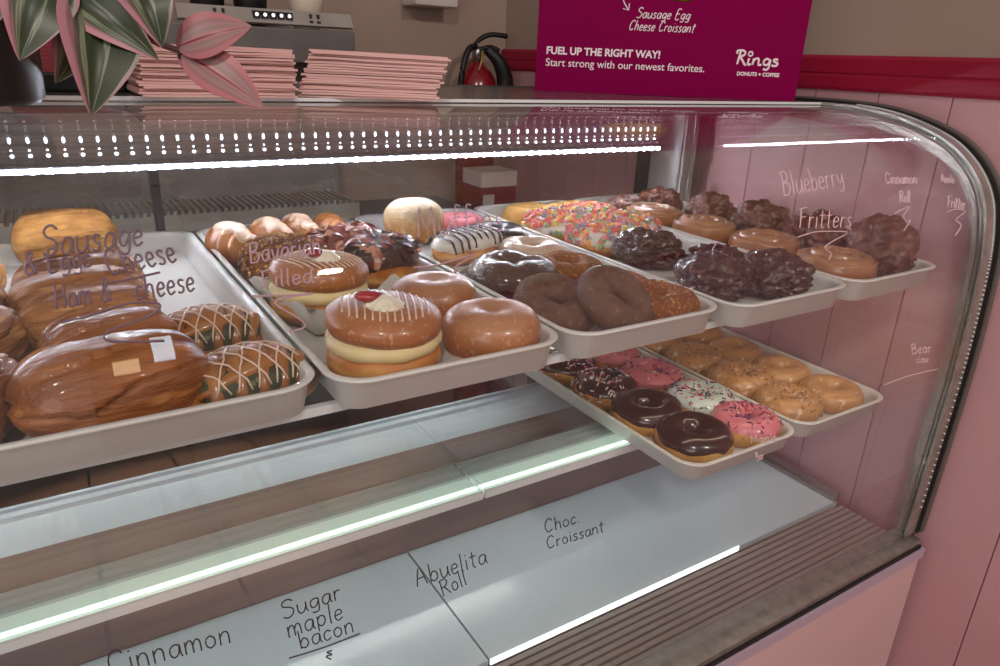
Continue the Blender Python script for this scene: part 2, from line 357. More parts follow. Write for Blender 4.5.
# ---- handwriting on the glass: single-stroke letters
F = {
'S': (6, ['5.5,8 4,9.2 2,9 .8,7.6 1.6,6 4,5 5.4,3.4 4.6,1 2.4,0 .5,1']), 'a': (5, ['4.4,4.6 2.4,5 .8,3.6 .7,1.4 2,0 3.6,1.2 4.4,4.6 4.4,1.2 5,0']),
'u': (5, ['.5,5 .6,1.6 1.6,0 3.2,.6 4.2,3 4.4,5 4.4,1.4 5,0']), 's': (4, ['3.6,4.4 2,5 .9,4 1.8,2.8 3.2,2 3,.5 1.6,0 .4,.6']),
'g': (5, ['4.4,4.6 2.4,5 .8,3.6 1,1.2 2.6,.6 4.3,3 4.4,4.8 4.3,-.8 3,-2.2 1,-1.8']), 'e': (4.4, ['.6,2.6 3.6,3 3.4,4.6 2,5 .8,3.8 .6,1.6 1.8,0 4,1']),
'E': (5, ['4.6,9 1,8.8 .8,0 4.6,.2', '.9,4.8 3.8,5']), '&': (6, ['5.6,0 2,6 1.6,8 3,9 4,7.8 3,5.8 .8,3.4 1,.8 3,0 5,2 5.4,3.6']),
'C': (6, ['5.4,7.4 4,9 2,8.4 .6,5.6 .8,2 2.4,0 5.2,1.4']), 'h': (5, ['.8,9 .7,0', '.7,3 2,5 3.6,4.6 4,2.4 4.2,0']), 'c': (4.2, ['3.8,4.2 2.4,5 .9,3.8 .6,1.6 1.8,0 3.8,.9']),
'H': (6, ['.8,9 .7,0', '5.2,9 5.1,0', '.7,4.6 5.1,4.9']), 'm': (7, ['.6,5 .6,0', '.6,3 1.8,5 3.2,4.4 3.4,0', '3.4,3 4.6,5 6,4.4 6.3,0']),
'B': (6, ['1,9 .9,0', '.2,8.6 3.4,9 4.8,7.6 3.8,5.6 1,4.8 4.2,4.4 5.4,2.4 4,.2 .4,0']), 'v': (4.6, ['.4,5 2,0 4.2,5']), 'r': (3.8, ['.8,5 .7,0', '.7,3 1.8,4.8 3.4,4.6']),
'i': (2, ['1,5 1,0', '1,7.2 1.05,7.5']), 'n': (5, ['.6,5 .6,0', '.6,3 2,5 3.8,4.4 4,0']), 'F': (5.4, ['1.2,9 .9,0', '.2,8.4 5,9.2', '.9,4.8 4,5.2']),
'l': (2, ['1,9 .9,.8 1.5,0']), 'd': (5, ['4.3,4.4 2.2,5 .7,3.4 .8,1 2.2,0 3.8,1.4 4.4,9 4.4,.6 5,0']), 'M': (7.5, ['.6,0 1.2,9 3.6,2 6,9 6.8,0']),
'f': (4, ['3.8,8.6 2.4,9 1.6,7.6 1.5,0', '.3,5 3.4,5.3']), 'b': (5, ['.7,9 .7,0', '.7,2.4 2.2,4.8 4,4 4.2,1.4 2.6,0 .7,.8']), 'y': (5, ['.5,5 1,2.4 2.4,1.4 4.2,4', '4.4,5 4.2,-1 2.8,-2.2 1,-1.8']),
't': (4, ['2,8 1.8,.8 3,0', '.4,5.6 3.8,5.9']), 'o': (4.8, ['2.4,5 .8,3.8 .7,1.4 2.2,0 3.9,1.2 4,3.6 2.4,5']), 'R': (6, ['.9,9 .8,0', '.2,8.6 3.6,9 5,7.4 3.8,5.2 1,4.6', '2.6,4.8 5.6,0']),
'A': (6.4, ['.4,0 3,9 5.6,0', '1.2,3.4 5,3.8']), 'p': (5, ['.8,5 .7,-1.8', '.7,3.4 2.2,5 4,4.2 4,1.6 2.4,.2 .7,1.4']), 'w': (6.6, ['.4,5 1.6,0 3.2,4 4.8,0 6.2,5']),
'k': (5, ['.8,9 .7,0', '4,4.8 .8,2.2 4.4,0']), 'x': (4, ['.5,5 3.6,0', '3.6,5 .5,0']), '.': (2, ['.9,0 1,.4']), ' ': (3.5, []), "'": (2, ['1,9 .9,7'])}
def layout(text):
    x = 0; out = []
    for ch in text:
        wd, st = F[ch]
        for s_ in st: out.append([(x + float(p.split(',')[0]), float(p.split(',')[1])) for p in s_.split()])
        x += wd + .7
    return out, x - .7
GO = inward(.0038)
def glass_y(z):
    for a, b in zip(GO[:-1], GO[1:]):
        if b[1] <= z <= a[1] and a[1] > b[1]:
            return a[0] + (b[0] - a[0]) * (a[1] - z) / (a[1] - b[1])
    return .478
WORDS=[
 ("Sausage",(-10.3,-128.8),(49.0,-127.1),(-7.7,-111.3),0), ("& Eggs",(-21.5,-137.6),(16.1,-136.4),(-20.3,-124.6),0), ("Cheese",(25.3,-142.4),(67.8,-138.4),(22.8,-126.1),0),
 ("Ham &",(-8.6,-158.1),(23.5,-157.0),(-7.0,-143.5),0), ("cheese",(37.3,-158.6),(75.0,-157.1),(38.3,-142.6),0), ("Bavarian",(114.6,-144.1),(168.3,-142.6),(116.8,-130.3),1),
 ("Filled",(118.7,-160.8),(157.4,-161.2),(120.6,-148.4),1), ("Muffins",(250.2,-138.5),(334.1,-139.8),(258.3,-115.3),1), ("Blueberry",(717.9,-133.4),(840.1,-129.0),(734.5,-108.1),2),
 ("Fritters",(728.2,-168.1),(829.0,-175.1),(739.3,-144.9),2), ("Cinnamon",(927.6,-130.9),(998.3,-134.2),(938.9,-117.4),2), ("Roll",(941.6,-153.7),(966.3,-155.1),(951.1,-139.0),2),
 ("Apple",(1058.9,-134.6),(1090.0,-138.5),(1068.4,-123.7),2), ("Fritter",(1054.1,-166.6),(1100.3,-172.5),(1062.9,-150.9),2), ("Bear",(1011.3,-370.6),(1067.3,-377.9),(1001.8,-352.2),2),
 ("claw",(1031.1,-388.3),(1065.3,-393.3),(1023.1,-374.3),2), ("Choc.",(372.2,-446.5),(417.4,-449.1),(368.1,-425.6),3), ("Croissant",(376.5,-467.9),(453.0,-473.5),(372.3,-447.7),3),
 ("Abuelita",(228.1,-453.4),(304.1,-456.7),(223.1,-426.5),3), ("Roll",(255.3,-476.8),(282.3,-472.9),(248.6,-451.6),3), ("Sugar",(107.1,-436.5),(157.4,-436.0),(104.8,-413.3),3),
 ("maple",(109.9,-456.9),(158.4,-458.3),(107.5,-430.4),3), ("bacon",(119.0,-473.4),(167.8,-477.3),(116.3,-448.2),3), ("Cinnamon",(-18.5,-430.2),(66.6,-440.2),(-19.3,-402.6),3),
 ("Maple",(679.3,-426.1),(731.0,-435.8),(674.8,-412.7),2), ("Bar",(696.2,-455.0),(711.8,-456.6),(690.8,-442.0),2)]
LINES=[
 ([(23.3,-146.8),(36.5,-145.9),(55.2,-143.7)],0), ([(-7.3,-166.1),(9.6,-164.2),(33.5,-159.9),(51.0,-162.6),(43.8,-169.3),(19.3,-174.7),(17.1,-180.8),(35.4,-184.5),(50.4,-186.3)],0),
 ([(110.7,-165.0),(137.5,-167.8),(156.0,-168.7),(133.6,-169.4),(127.3,-172.9),(142.6,-185.2),(145.5,-191.6),(134.0,-193.5)],1), ([(240.2,-159.6),(262.7,-159.7),(297.5,-155.7),(278.5,-162.7),(277.6,-168.1)],1),
 ([(724.6,-177.8),(754.2,-174.7),(782.9,-176.0),(820.9,-180.4),(792.9,-187.4),(775.4,-193.9),(787.2,-202.1),(783.3,-208.7)],2), ([(926.4,-165.5),(962.6,-159.6),(945.1,-169.4),(950.2,-177.4),(959.6,-176.8),(948.2,-184.9),(943.7,-188.3)],2),
 ([(1051.9,-173.2),(1072.9,-170.6),(1100.5,-175.2),(1074.0,-184.2),(1088.3,-193.5),(1073.0,-206.0)],2), ([(956.2,-407.0),(1016.6,-405.7),(1100.5,-411.5)],2),
 ([(109.3,-478.5),(139.5,-481.5),(172.3,-481.8)],3), ([(146.3,-488.4),(141.8,-488.4),(146.1,-492.9),(140.8,-492.4),(145.0,-498.0)],3)]
INK = [pm('ink_plum', '#6d5560', None, rough=.7), pm('ink_mauve', '#a98a94', None, rough=.7), pm('ink_pink', '#d6b6ba', None, rough=.7), pm('ink_backlit', '#3a2a33', None, rough=.7)]  # one chalk marker; darker tones paint its look against bright backgrounds
INR = [.00085, .00075, .0007, .00062]
def on_glass(pl, r):
    return [Vector((x / 1e3, glass_y(z / 1e3), CAMZ + z / 1e3)) for x, z in pl]
for text, a, b, c, ink in WORDS:
    st, wd = layout(text); m = MB()
    ux, uz = (b[0] - a[0]) / wd, (b[1] - a[1]) / wd; hh = 11.5 if ink == 3 else 10
    vx, vz = (c[0] - a[0]) / hh, (c[1] - a[1]) / hh
    for s_ in st:
        pl = [(p.x, p.y) for p in spline([(a[0] + x * ux + y * vx, a[1] + x * uz + y * vz, 0) for x, y in s_], 4)]
        m.tube(on_glass(pl, INR[ink]), INR[ink], 5)
    cp(m, 'handwriting', INK[ink], fg, smooth=True)
for pl, ink in LINES:
    pl = [(p.x, p.y) for p in spline([(x, z, 0) for x, z in pl], 5)]
    cp(MB().tube(on_glass(pl, INR[ink]), INR[ink], 5), 'underline', INK[ink], fg, smooth=True)

# ------------------------------------------------------------------ trays
def tray(name_label, x0, x1, y0, y1, floor, rim, name='serving_tray'):
    cx, cy = (x0 + x1) / 2, (y0 + y1) / 2; hx, hy = (x1 - x0) / 2, (y1 - y0) / 2
    H = rim - floor + .0025
    rings = [(.014, 0, .018), (.012, .001, .02), (.006, H - .006, .03), (.001, H - .003, .036), (.0, H - .001, .036), (.0012, H, .036), (.006, H, .034), (.0085, H - .002, .03), (.010, H - .008, .028), (.0145, .005, .02), (.018, .0025, .016)]
    pts = []; NC = 8
    for ins, z, r in rings:
        a, b = hx - ins, hy - ins
        for q, (sx, sy) in enumerate(((1, 1), (-1, 1), (-1, -1), (1, -1))):
            for i in range(NC):
                t = PI / 2 * q + PI / 2 * i / (NC - 1); pts.append((sx * (a - r) + r * cos(t), sy * (b - r) + r * sin(t), z))
    n = 4 * NC; fs = [(j * n + i, j * n + (i + 1) % n, (j + 1) * n + (i + 1) % n, (j + 1) * n + i) for j in range(len(rings) - 1) for i in range(n)]
    fs += [tuple(reversed(range(n))), tuple(range((len(rings) - 1) * n, len(rings) * n))]
    o = MB().add(pts, fs).build(name, M['tray_plastic']); o.location = (cx, cy, floor - .0025)
    for p in o.data.polygons:
        if len(p.vertices) > 4: p.use_smooth = False
    return tag(o, name_label, 'tray', 'white plastic serving trays')
UF, UR = CAMZ - .2902, CAMZ - .260; LF, LR = CAMZ - .5252, CAMZ - .498
tray('wide white plastic tray of brown croissant rolls at the left', -.285, .173, .535, 1.16, UF, UR)
tray('white plastic tray holding the two cream filled buns', .177, .424, .522, 1.16, UF, UR)
tray('white plastic tray with cinnamon and chocolate cake donuts at its front', .429, .657, .522, 1.16, UF, UR)
tray('white plastic tray with four dark chocolate fritters at its front', .662, .893, .512, 1.16, UF, UR)
tray('white plastic tray at the right end with glazed cinnamon rolls', .897, 1.118, .514, 1.16, UF, UR)
tray('white plastic tray of chocolate and pink iced donuts on the lower shelf', .664, .900, .545, 1.145, LF, LR)
tray('white plastic tray of plain and crumb donuts on the lower shelf', .906, 1.138, .550, 1.145, LF, LR)
# ------------------------------------------------------------------ baked goods: materials
pm('yeast_dough', '#b06a30', '#a05a26', 30, .5, .12, 90, zr=[(0, '#7a3f16'), (.012, '#a9601f'), (.018, '#d9a55c'), (.024, '#c98a45'), (.034, '#a75c22'), (.05, '#9a4f1c')])
pm('cake_dough_light', '#d4a65e', '#c4904a', 40, .6, .25, 120, c3='#a86a28', t3=.62, s3=70)
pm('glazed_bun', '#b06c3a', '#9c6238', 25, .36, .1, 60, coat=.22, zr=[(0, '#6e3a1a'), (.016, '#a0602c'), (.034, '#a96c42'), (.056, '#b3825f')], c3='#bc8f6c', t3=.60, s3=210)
pm('cake_choc', '#755644', '#634636', 60, .6, .8, 330, coat=0, c3='#84664f', t3=.62, s3=140)
pm('cinnamon_sugar', '#9c5a26', '#84481c', 60, .75, .9, 420, c3='#b87c44', t3=.55, s3=260)
pm('plain_glaze', '#c89660', '#b98650', 30, .36, .12, 60, coat=.3, c3='#dcbf9e', t3=.62, s3=80)
pm('white_glaze', '#cdb5a2', '#c3a68f', 25, .3, .08, 60, coat=.5)
pm('choc_icing', '#2f1812', '#27120b', 20, .25, coat=.5)
pm('choc_glaze', '#52301f', '#41231a', 35, .32, .9, 130, coat=.6, c3='#7d5a4c', t3=.66, s3=110)
pm('black_icing', '#1d1a1c', '#2a2627', 25, .3, .1, 60, coat=.5)
pm('pink_icing', '#e0848f', '#d87682', 25, .35, .06, 60, coat=.4)
pm('white_icing', '#e2dcd4', '#d8d0c6', 25, .35, .06, 60, coat=.4)
pm('mint_icing', '#cfdcd4', '#c3d2ca', 25, .35, .06, 60, coat=.4)
pm('fritter_choc', '#472218', '#35160e', 45, .26, .5, 120, coat=.6, c3='#52291d', t3=.6, s3=60)
pm('fritter_brown', '#6b3a28', '#532818', 45, .35, .5, 120, coat=.35, c3='#7a4630', t3=.6, s3=60)
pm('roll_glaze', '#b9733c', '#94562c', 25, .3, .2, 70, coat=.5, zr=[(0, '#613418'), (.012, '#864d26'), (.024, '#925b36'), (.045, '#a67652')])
pm('bread_brown', '#b3763c', '#8a5024', 26, .5, .9, 60, coat=.12, stretch=(.35, 2.4, 2.4), c3='#d09a5a', t3=.56, s3=30)
pm('bread_gloss', '#a5622e', '#82481f', 18, .38, .7, 50, coat=.3, stretch=(.35, 2.2, 2.2), c3='#b9783a', t3=.6, s3=24)
pm('bread_golden', '#e6aa58', '#b4722a', 30, .5, 1.0, 90, coat=.1, stretch=(.6, 1.6, 2.4), c3='#dca450', t3=.6, s3=30)
pm('croissant_crust', '#b4763e', '#96551f', 18, .35, .25, 60, coat=.4)
pm('croissant_icing', '#d7b7a0', '#cba589', 20, .3, .1, 60, coat=.3)
pm('lattice_dough', '#a66a2c', '#8c5220', 30, .32, .2, 60, coat=.5)
pm('spinach', '#2f3015', '#4a4a20', 90, .6, .6, 140, c3='#6b6a3a', t3=.6, s3=120)
pm('icing_line', '#dcbfa8', None, rough=.35)
pm('cream', '#e2cf9e', '#d8c28c', 30, .5, .15, 60, sss=.1)
pm('whipped', '#eee3d0', '#e6d8c2', 30, .5, .1, 80, sss=.1)
pm('strawberry', '#a3222a', '#8c161f', 60, .25, .2, 150, coat=.5)
pm('nut_crumb', '#b08254', '#94663a', 200, .7, .3, 200)
pm('crumb_pale', '#d9a866', '#c28c4c', 200, .7, .3, 200)
pm('bacon', '#7c3526', '#9a5440', 60, .35, .3, 90, coat=.4, c3='#c98f74', t3=.58, s3=45)
pm('maple_icing', '#9c6344', '#8c5439', 25, .3, .1, 60, coat=.5)
pm('sugar_ball', '#c4935a', '#d5c2a6', 60, .85, .5, 160, zr=[(0, '#9a6530'), (.03, '#b98448'), (.055, '#cbb08a'), (.072, '#dccdb6')])
pm('wax_paper', '#e6e2da', '#dcd8cf', 6, .5, sss=.1)
SPR = [pm('spr_white', '#efe9e0', None, rough=.4), pm('spr_pink', '#e0739a', None, rough=.4), pm('spr_red', '#b83048', None, rough=.4), pm('spr_purple', '#6b4a86', None, rough=.4), pm('spr_orange', '#e28a48', None, rough=.4), pm('spr_dark', '#2f2440', None, rough=.4)]
CER = [pm('cer_red', '#d8625a', None, rough=.6), pm('cer_orange', '#e39a58', None, rough=.6), pm('cer_yellow', '#dcc272', None, rough=.6), pm('cer_green', '#93a878', None, rough=.6), pm('cer_purple', '#8a8398', None, rough=.6), pm('cer_pink', '#de7f80', None, rough=.6)]

# ------------------------------------------------------------------ baked goods: shapes (each built at its own base centre)
def torus_f(R, r, sz, seed, amp=.05, flat=.8):
    def P(u, v, off=0.):   # u around, v round the section (0 outside, pi/2 top)
        a = 2 * PI * u; q = 1 + amp * n1(cos(a) * 1.3 + seed, sin(a) * 1.3, v * .35 + seed * 2) * 1.6
        rr = r * (q + .02 * n1(cos(a) * 5 + seed, sin(a) * 5, 2.2 * cos(v) + 2.2 * sin(v) * sin(v))) + off; Rm = R * (1 + .04 * n1(cos(a) + seed, sin(a) - seed))
        x = (Rm + rr * cos(v)) ; z = max(rr * sz * sin(v), -r * sz * flat) + r * sz * flat
        return (x * cos(a), x * sin(a), z)
    return P
def torus(P, name, mat, parent=None, nu=48, nv=20):
    return MB().grid(nu, nv, lambda u, v: P(u, 2 * PI * v), True, True).build(name, mat, parent)
def cap(P, name, mat, parent, seed, lo=.25, hi=.35, wav=.5, th=.0022, nu=56, nv=18):
    def f(u, t):
        a = 2 * PI * u
        v0 = -(lo - .55) + wav * .6 * n1(cos(a) * 2.4 + seed * 3, sin(a) * 2.4, seed); v1 = PI + hi
        v = v0 + (v1 - v0) * t; e = min(1, 5 * t, 5 * (1 - t))
        return P(u, v, th * math.sqrt(max(e, 0)) - .0006 * (e < .05))
    return MB().grid(nu, nv, f, True, False).build(name, mat, parent)
def pt_normal(P, u, v, off):
    p = Vector(P(u, v, off)); du = Vector(P(u + .004, v, off)) - p; dv = Vector(P(u, v + .03, off)) - p
    n = du.cross(dv); n.normalize(); return p, n, du.normalized()
def bits(P, n, seed, size, mats, parent, name, kind='rod', off=.002, v0=.15, v1=PI - .1, weights=None):
    rnd = random.Random(seed); m = MB()
    for _ in range(n):
        u = rnd.random(); v = v0 + (v1 - v0) * rnd.random(); p, nn, t = pt_normal(P, u, v, off)
        if nn.dot(Vector((0, 0, 1))) < -.2: nn = -nn
        b = nn.cross(t); ang = rnd.random() * 2 * PI; d = t * cos(ang) + b * sin(ang); e = nn.cross(d); mi = rnd.choices(range(len(mats)), weights)[0]
        s = size * (.75 + .5 * rnd.random())
        if kind == 'rod':
            w_ = s * .17; c = p + nn * w_ * .6; d = (d + nn * (rnd.random() - .3) * .3).normalized()
            vs = [c + d * s * k + (e * cos(q) + nn * sin(q)) * w_ * f for k, f in ((-.5, .6), (-.4, 1), (.4, 1), (.5, .6)) for q in [PI / 2 * j + .3 for j in range(4)]]
            fs = [(4 * i + j, 4 * i + (j + 1) % 4, 4 * i + 4 + (j + 1) % 4, 4 * i + 4 + j) for i in range(3) for j in range(4)] + [(3, 2, 1, 0), (12, 13, 14, 15)]
        else:
            tilt = (nn + d * (rnd.random() - .5) * 1.2 + e * (rnd.random() - .5) * 1.2).normalized(); d = d - tilt * d.dot(tilt); d.normalize(); e = tilt.cross(d)
            h_ = s * (.28 if kind == 'flake' else .8); c = p + nn * h_ * .25
            ring = [(d * cos(q) + e * sin(q)) * s * .5 * (.75 + .5 * rnd.random()) for q in [PI / 3 * j for j in range(6)]]
            vs = [c - tilt * h_ * .5] + [c + k for k in ring] + [c + tilt * h_ * .5]
            fs = [(0, 1 + (j + 1) % 6, 1 + j) for j in range(6)] + [(7, 1 + j, 1 + (j + 1) % 6) for j in range(6)]
        m.add(vs, fs, mi)
    o = m.build(name, mats, parent, smooth=False); return stuff(o) if n > 100 else o
def bun_f(a, b, h, seed, p=.62, dimple=0, amp=.03):
    def P(u, v, off=0.):    # v 0 bottom .. pi top
        t = 2 * PI * u; s_ = max(sin(v), 0) ** p; k = 1 + amp * n1(cos(t) * 1.2 + seed, sin(t) * 1.2, v + seed) * 1.5 + .008 * n1(cos(t) * 5, sin(t) * 5 + seed, v * 5)
        z = h / 2 * (1 - math.copysign(abs(cos(v)) ** .85, cos(v)))
        if v > PI / 2: z -= dimple * math.exp(-(s_ / .28) ** 2)
        nrm = off
        return ((a * s_ * k + nrm * sin(v)) * cos(t), (b * s_ * k + nrm * sin(v)) * sin(t), max(z - off * cos(v), .0))
    return P
def bun(P, name, mat, parent=None, nu=44, nv=24):
    return MB().grid(nu, nv, lambda u, v: P(u, PI * (.004 + .992 * v)), True, False, poles=True).build(name, mat, parent)
def ico(sub):
    bm = bmesh.new(); bmesh.ops.create_icosphere(bm, subdivisions=sub, radius=1); vs = [v.co.copy() for v in bm.verts]; fs = [tuple(v.index for v in f.verts) for f in bm.faces]; bm.free(); return vs, fs
ICO = ico(5)
def fritter(name, mat, a, b, h, seed, lump=.42, parent=None):
    vs = []
    so = Vector((seed * 3.1, seed * 1.7, seed * .9))
    for c in ICO[0]:
        q = c * 1.75 + so
        d = noise.voronoi(q * 1.25)[0]; l = math.sqrt(max(0, 1 - (d[0] / .80) ** 2)); l2 = math.sqrt(max(0, 1 - (noise.voronoi(c * 4.4 + so)[0][0] / .75) ** 2))
        k = .60 + lump * .68 * l + .15 * l2 + .06 * n1(*(c * 9 + so)) + .10 * n1(*(c * 2.3 + so))
        z = c.z if c.z > 0 else c.z * .75
        vs.append((c.x * a * k, c.y * b * k, z * h * .55 * k + h * .40))
    zm = min(v[2] for v in vs); vs = [(x, y, max(z - zm - .003, 0)) for x, y, z in vs]
    return MB().add(vs, ICO[1]).build(name, mat, parent)
def place(o, x, y, z, rz=0, rx=0, ry=0):
    o.location = (x, y, z); o.rotation_euler = Euler((math.radians(rx), math.radians(ry), math.radians(rz)), 'XYZ'); return o

def plain_ring(name, label, cat, mat, x, y, z, R=.033, r=.021, sz=.95, seed=1, rz=0, rx=0, ry=0, amp=.06, group=None, crumb=None):
    P = torus_f(R, r, sz, seed, amp)
    if crumb:
        o = thing(name, label, cat, group=group); torus(P, 'dough', M[mat], o)
        bits(P, crumb[0], seed, crumb[1], [M[c] for c in crumb[2]], o, 'crumbs', 'chunk', 0, -.3, PI + .2)
    else: o = tag(torus(P, name, M[mat]), label, cat, group)
    return place(o, x, y, z, rz, rx, ry)
def iced_ring(name, label, dough, icing, x, y, z, R=.034, r=.023, sz=.95, seed=1, rz=0, rx=0, ry=0, spr=None, lo=.3, group=None):
    o = thing(name, label, 'donut', group=group); P = torus_f(R, r, sz, seed)
    torus(P, 'dough', M[dough], o); cap(P, 'icing', M[icing], o, seed, lo)
    if spr: bits(P, spr[0], seed + 50, spr[1], spr[2], o, spr[4] if len(spr) > 4 else 'sprinkles', spr[3], .0024, -.0, PI + .1, spr[5] if len(spr) > 5 else None)
    return place(o, x, y, z, rz, rx, ry)

# ---- croissant rolls on the wide tray
def bread_roll(label, mat, L_, w_, h, seed, x, y, rz=0, rx=0, name='croissant_roll', z=UF, cat='croissant roll', folds=5, ry=0):
    """flaky layers wound round a long roll; the ends show the spiral"""
    def f(u, v):
        t = 2 * PI * u; s_ = (v - .5) * 2; e = max(0, 1 - abs(s_) ** 3.2) ** .42
        step = .022 * h / .06 * 0
        q = (t / (2 * PI) * 6 + .35 * s_ + .25 * n1(s_ * 1.6, seed, t) + seed * .37) % 1.0      # the wound layers overlap like shingles
        lay = .09 * q - .07 * math.exp(-((q - .02) / .05) ** 2) + .05 * n1(cos(t) * 1.2 + seed, sin(t) * 1.2, s_ * 1.5)
        ridge = .035 * n1(s_ * 3, cos(t) * 6 + seed, sin(t) * 6) + .022 * n1(s_ * 5, cos(t) * 15, sin(t) * 15 + seed) + .012 * n1(s_ * 9, cos(t) * 30, sin(t) * 30 + seed)
        k = e * (1 + lay + ridge)
        px = L_ / 2 * s_ * (1 - .02 * cos(t)) + .004 * n1(t, s_ * 2, seed)
        c, s2 = cos(t), sin(t)
        return (px, w_ / 2 * k * math.copysign(abs(c) ** .8, c), max(h / 2 * k * math.copysign(abs(s2) ** .85, s2) + h * .47, 0))
    o = MB().grid(96, 56, lambda u, v: f(u, .002 + .996 * v), True, False, poles=True).build(name, M[mat])
    tag(o, label, cat); return place(o, x, y, z + (.004 if rx else .0005), rz, rx, ry)
bread_roll('golden croissant roll alone at the back of the wide tray', 'bread_golden', .125, .085, .078, 3, .010, 1.130, 4)
bread_roll('brown croissant roll directly in front of the golden one, hindmost of the row', 'bread_brown', .132, .070, .060, 1, .014, .925, 3, -8)
bread_roll('brown croissant roll second from the back of the leaning row', 'bread_brown', .128, .072, .062, 2, .010, .850, 5, -8)
bread_roll('brown croissant roll third from the back of the leaning row', 'bread_brown', .124, .072, .062, 4, .016, .775, 3, -8)
bread_roll('dark croissant roll just behind the big glossy front roll', 'bread_gloss', .115, .068, .058, 5, .026, .704, 6, -6)
bread_roll('big glossy brown croissant roll at the front of the wide tray', 'bread_gloss', .142, .085, .072, 6, .020, .602, 8)
bread_roll('small golden roll cut by the left edge near the back of the wide tray', 'bread_golden', .11, .07, .052, 7, -.115, 1.01, 10)
bread_roll('brown roll cut by the left edge in the middle of the wide tray', 'bread_brown', .115, .075, .064, 8, -.100, .845, 70)
bread_roll('brown roll cut by the left edge, second from the front of the wide tray', 'bread_brown', .13, .08, .068, 9, -.092, .735, 60)
bread_roll('glossy roll cut by the left edge at the front of the wide tray', 'bread_gloss', .13, .08, .066, 10, -.090, .612, 65)
def lattice(label, x, y, rz, seed):
    o = thing('spinach_pastry', label, 'pastry'); a, b, h = .058, .040, .042
    def sf(px, py, k=1.0):
        q = max(0, 1 - (px / a) ** 2 * .96 - (py / b) ** 2 * .96); return h * q ** .42 * k
    P = bun_f(a * .93, b * .92, h * .93, seed, .6); bun(P, 'filling', M['spinach'], o)
    m = MB()
    for i in range(6):
        c = -.046 + i * .0184; pts = []
        for j in range(15):
            t = -1 + 2 * j / 14; px = c + .011 * t; py = t * b * .97 * math.sqrt(max(0, 1 - (px / a) ** 2)); pts.append((px, py, max(sf(px, py, 1.0) - .002, .004)))
        m.tube(pts, [.0045 + .0072 * math.sin(PI * j / 14) for j in range(15)], 8, sq=.72)
    for i in range(3):
        c = -.02 + i * .02; pts = []
        for j in range(15):
            t = -1 + 2 * j / 14; px = t * a * .92; py = (c + .008 * t) * math.sqrt(max(0, 1 - (px / a) ** 2)); pts.append((px, py, max(sf(px, py) - .0015, .004)))
        m.tube(pts, [.003 + .0055 * math.sin(PI * j / 14) for j in range(15)], 8, sq=.8)
    pts = [(a * 1.0 * cos(2 * PI * j / 40), b * 1.0 * sin(2 * PI * j / 40), .009) for j in range(41)]; m.tube(pts, .0085, 8, cap=False)
    m.build('braided_dough', M['lattice_dough'], o)
    m = MB()
    for i in range(7):
        c = -.05 + i * .0165
        for sgn in (1, -1):
            pts = []
            for j in range(17):
                t = -1 + 2 * j / 16; px = c + sgn * .022 * t + .002 * n1(i, j * .6, seed); px = max(-a * .97, min(a * .97, px)); py = t * b * .95 * math.sqrt(max(0, 1 - (px / a) ** 2)); pts.append((px, py, max(sf(px, py) + .0068, .012)))
            m.tube(pts, .0009, 5)
    m.build('icing_drizzle', M['icing_line'], o)
    return place(o, x, y, UF, rz)
lattice('spinach lattice pastry with white drizzle, at the front right of the wide tray', .122, .600, 12, 2)
lattice('spinach lattice pastry with white drizzle, behind the front lattice pastry', .112, .722, 8, 5)

# ---- tray with cream buns
def croissant(label, x, y, rz, seed, size=.10, iced=True, z=UF):
    o = thing('iced_croissant', label, 'croissant')
    def f(u, v, off=0):
        s_ = (v - .5) * 2; th = s_ * 1.25; Rc = size * .48; r = size * .30 * max(0.02, (1 - abs(s_) ** 1.7)) ** .75
        seg = 4.6 * abs(s_) + .25; sq_ = seg % 1; saw = .92 + .15 * (1 - sq_) * min(1, sq_ * 6); r = r * saw + off
        t = 2 * PI * u; cx, cy = Rc * sin(th), Rc * cos(th) - Rc * .7
        rad = r * cos(t)
        return (cx + rad * sin(th), cy + rad * cos(th), max(r * .92 * sin(t) + size * .26, 0))
    MB().grid(28, 60, lambda u, v: f(u, .005 + .99 * v), True, False, poles=True).build('crust', M['croissant_crust'], o)
    if iced:
        def g(u, t):
            v = .10 + .80 * t; w0 = .14 + .10 * n1(t * 9, seed); w1 = .34 + .10 * n1(t * 9, seed + 4); e = min(1, 6 * u, 6 * (1 - u), 8 * t, 8 * (1 - t))
            return f(w0 + (w1 - w0) * u, v, .0022 * e - .0004)
        MB().grid(14, 50, g, False, False).build('icing', M['croissant_icing'], o)
    return place(o, x, y, z, rz)
croissant('iced croissant at the back left corner of the cream bun tray', .224, 1.040, 98, 1, .112)
croissant('iced croissant second along the back of the cream bun tray', .287, 1.075, 95, 2, .102)
croissant('iced croissant third from the left along the back of the cream bun tray', .338, 1.105, 92, 3, .095)
croissant('plain croissant right of the three iced ones at the back', .388, 1.105, 90, 4, .092, False)
P = bun_f(.052, .046, .066, 3, .55); o = thing('crumb_coated_bun', 'bun coated in chopped nuts behind the rear cream bun', 'bun'); bun(P, 'dough', M['cinnamon_sugar'], o); bits(P, 420, 3, .0055, [M['nut_crumb'], M['crumb_pale'], M['cinnamon_sugar']], o, 'nut_coating', 'chunk', 0, .6, PI - .02); place(o, .243, .905, UF)
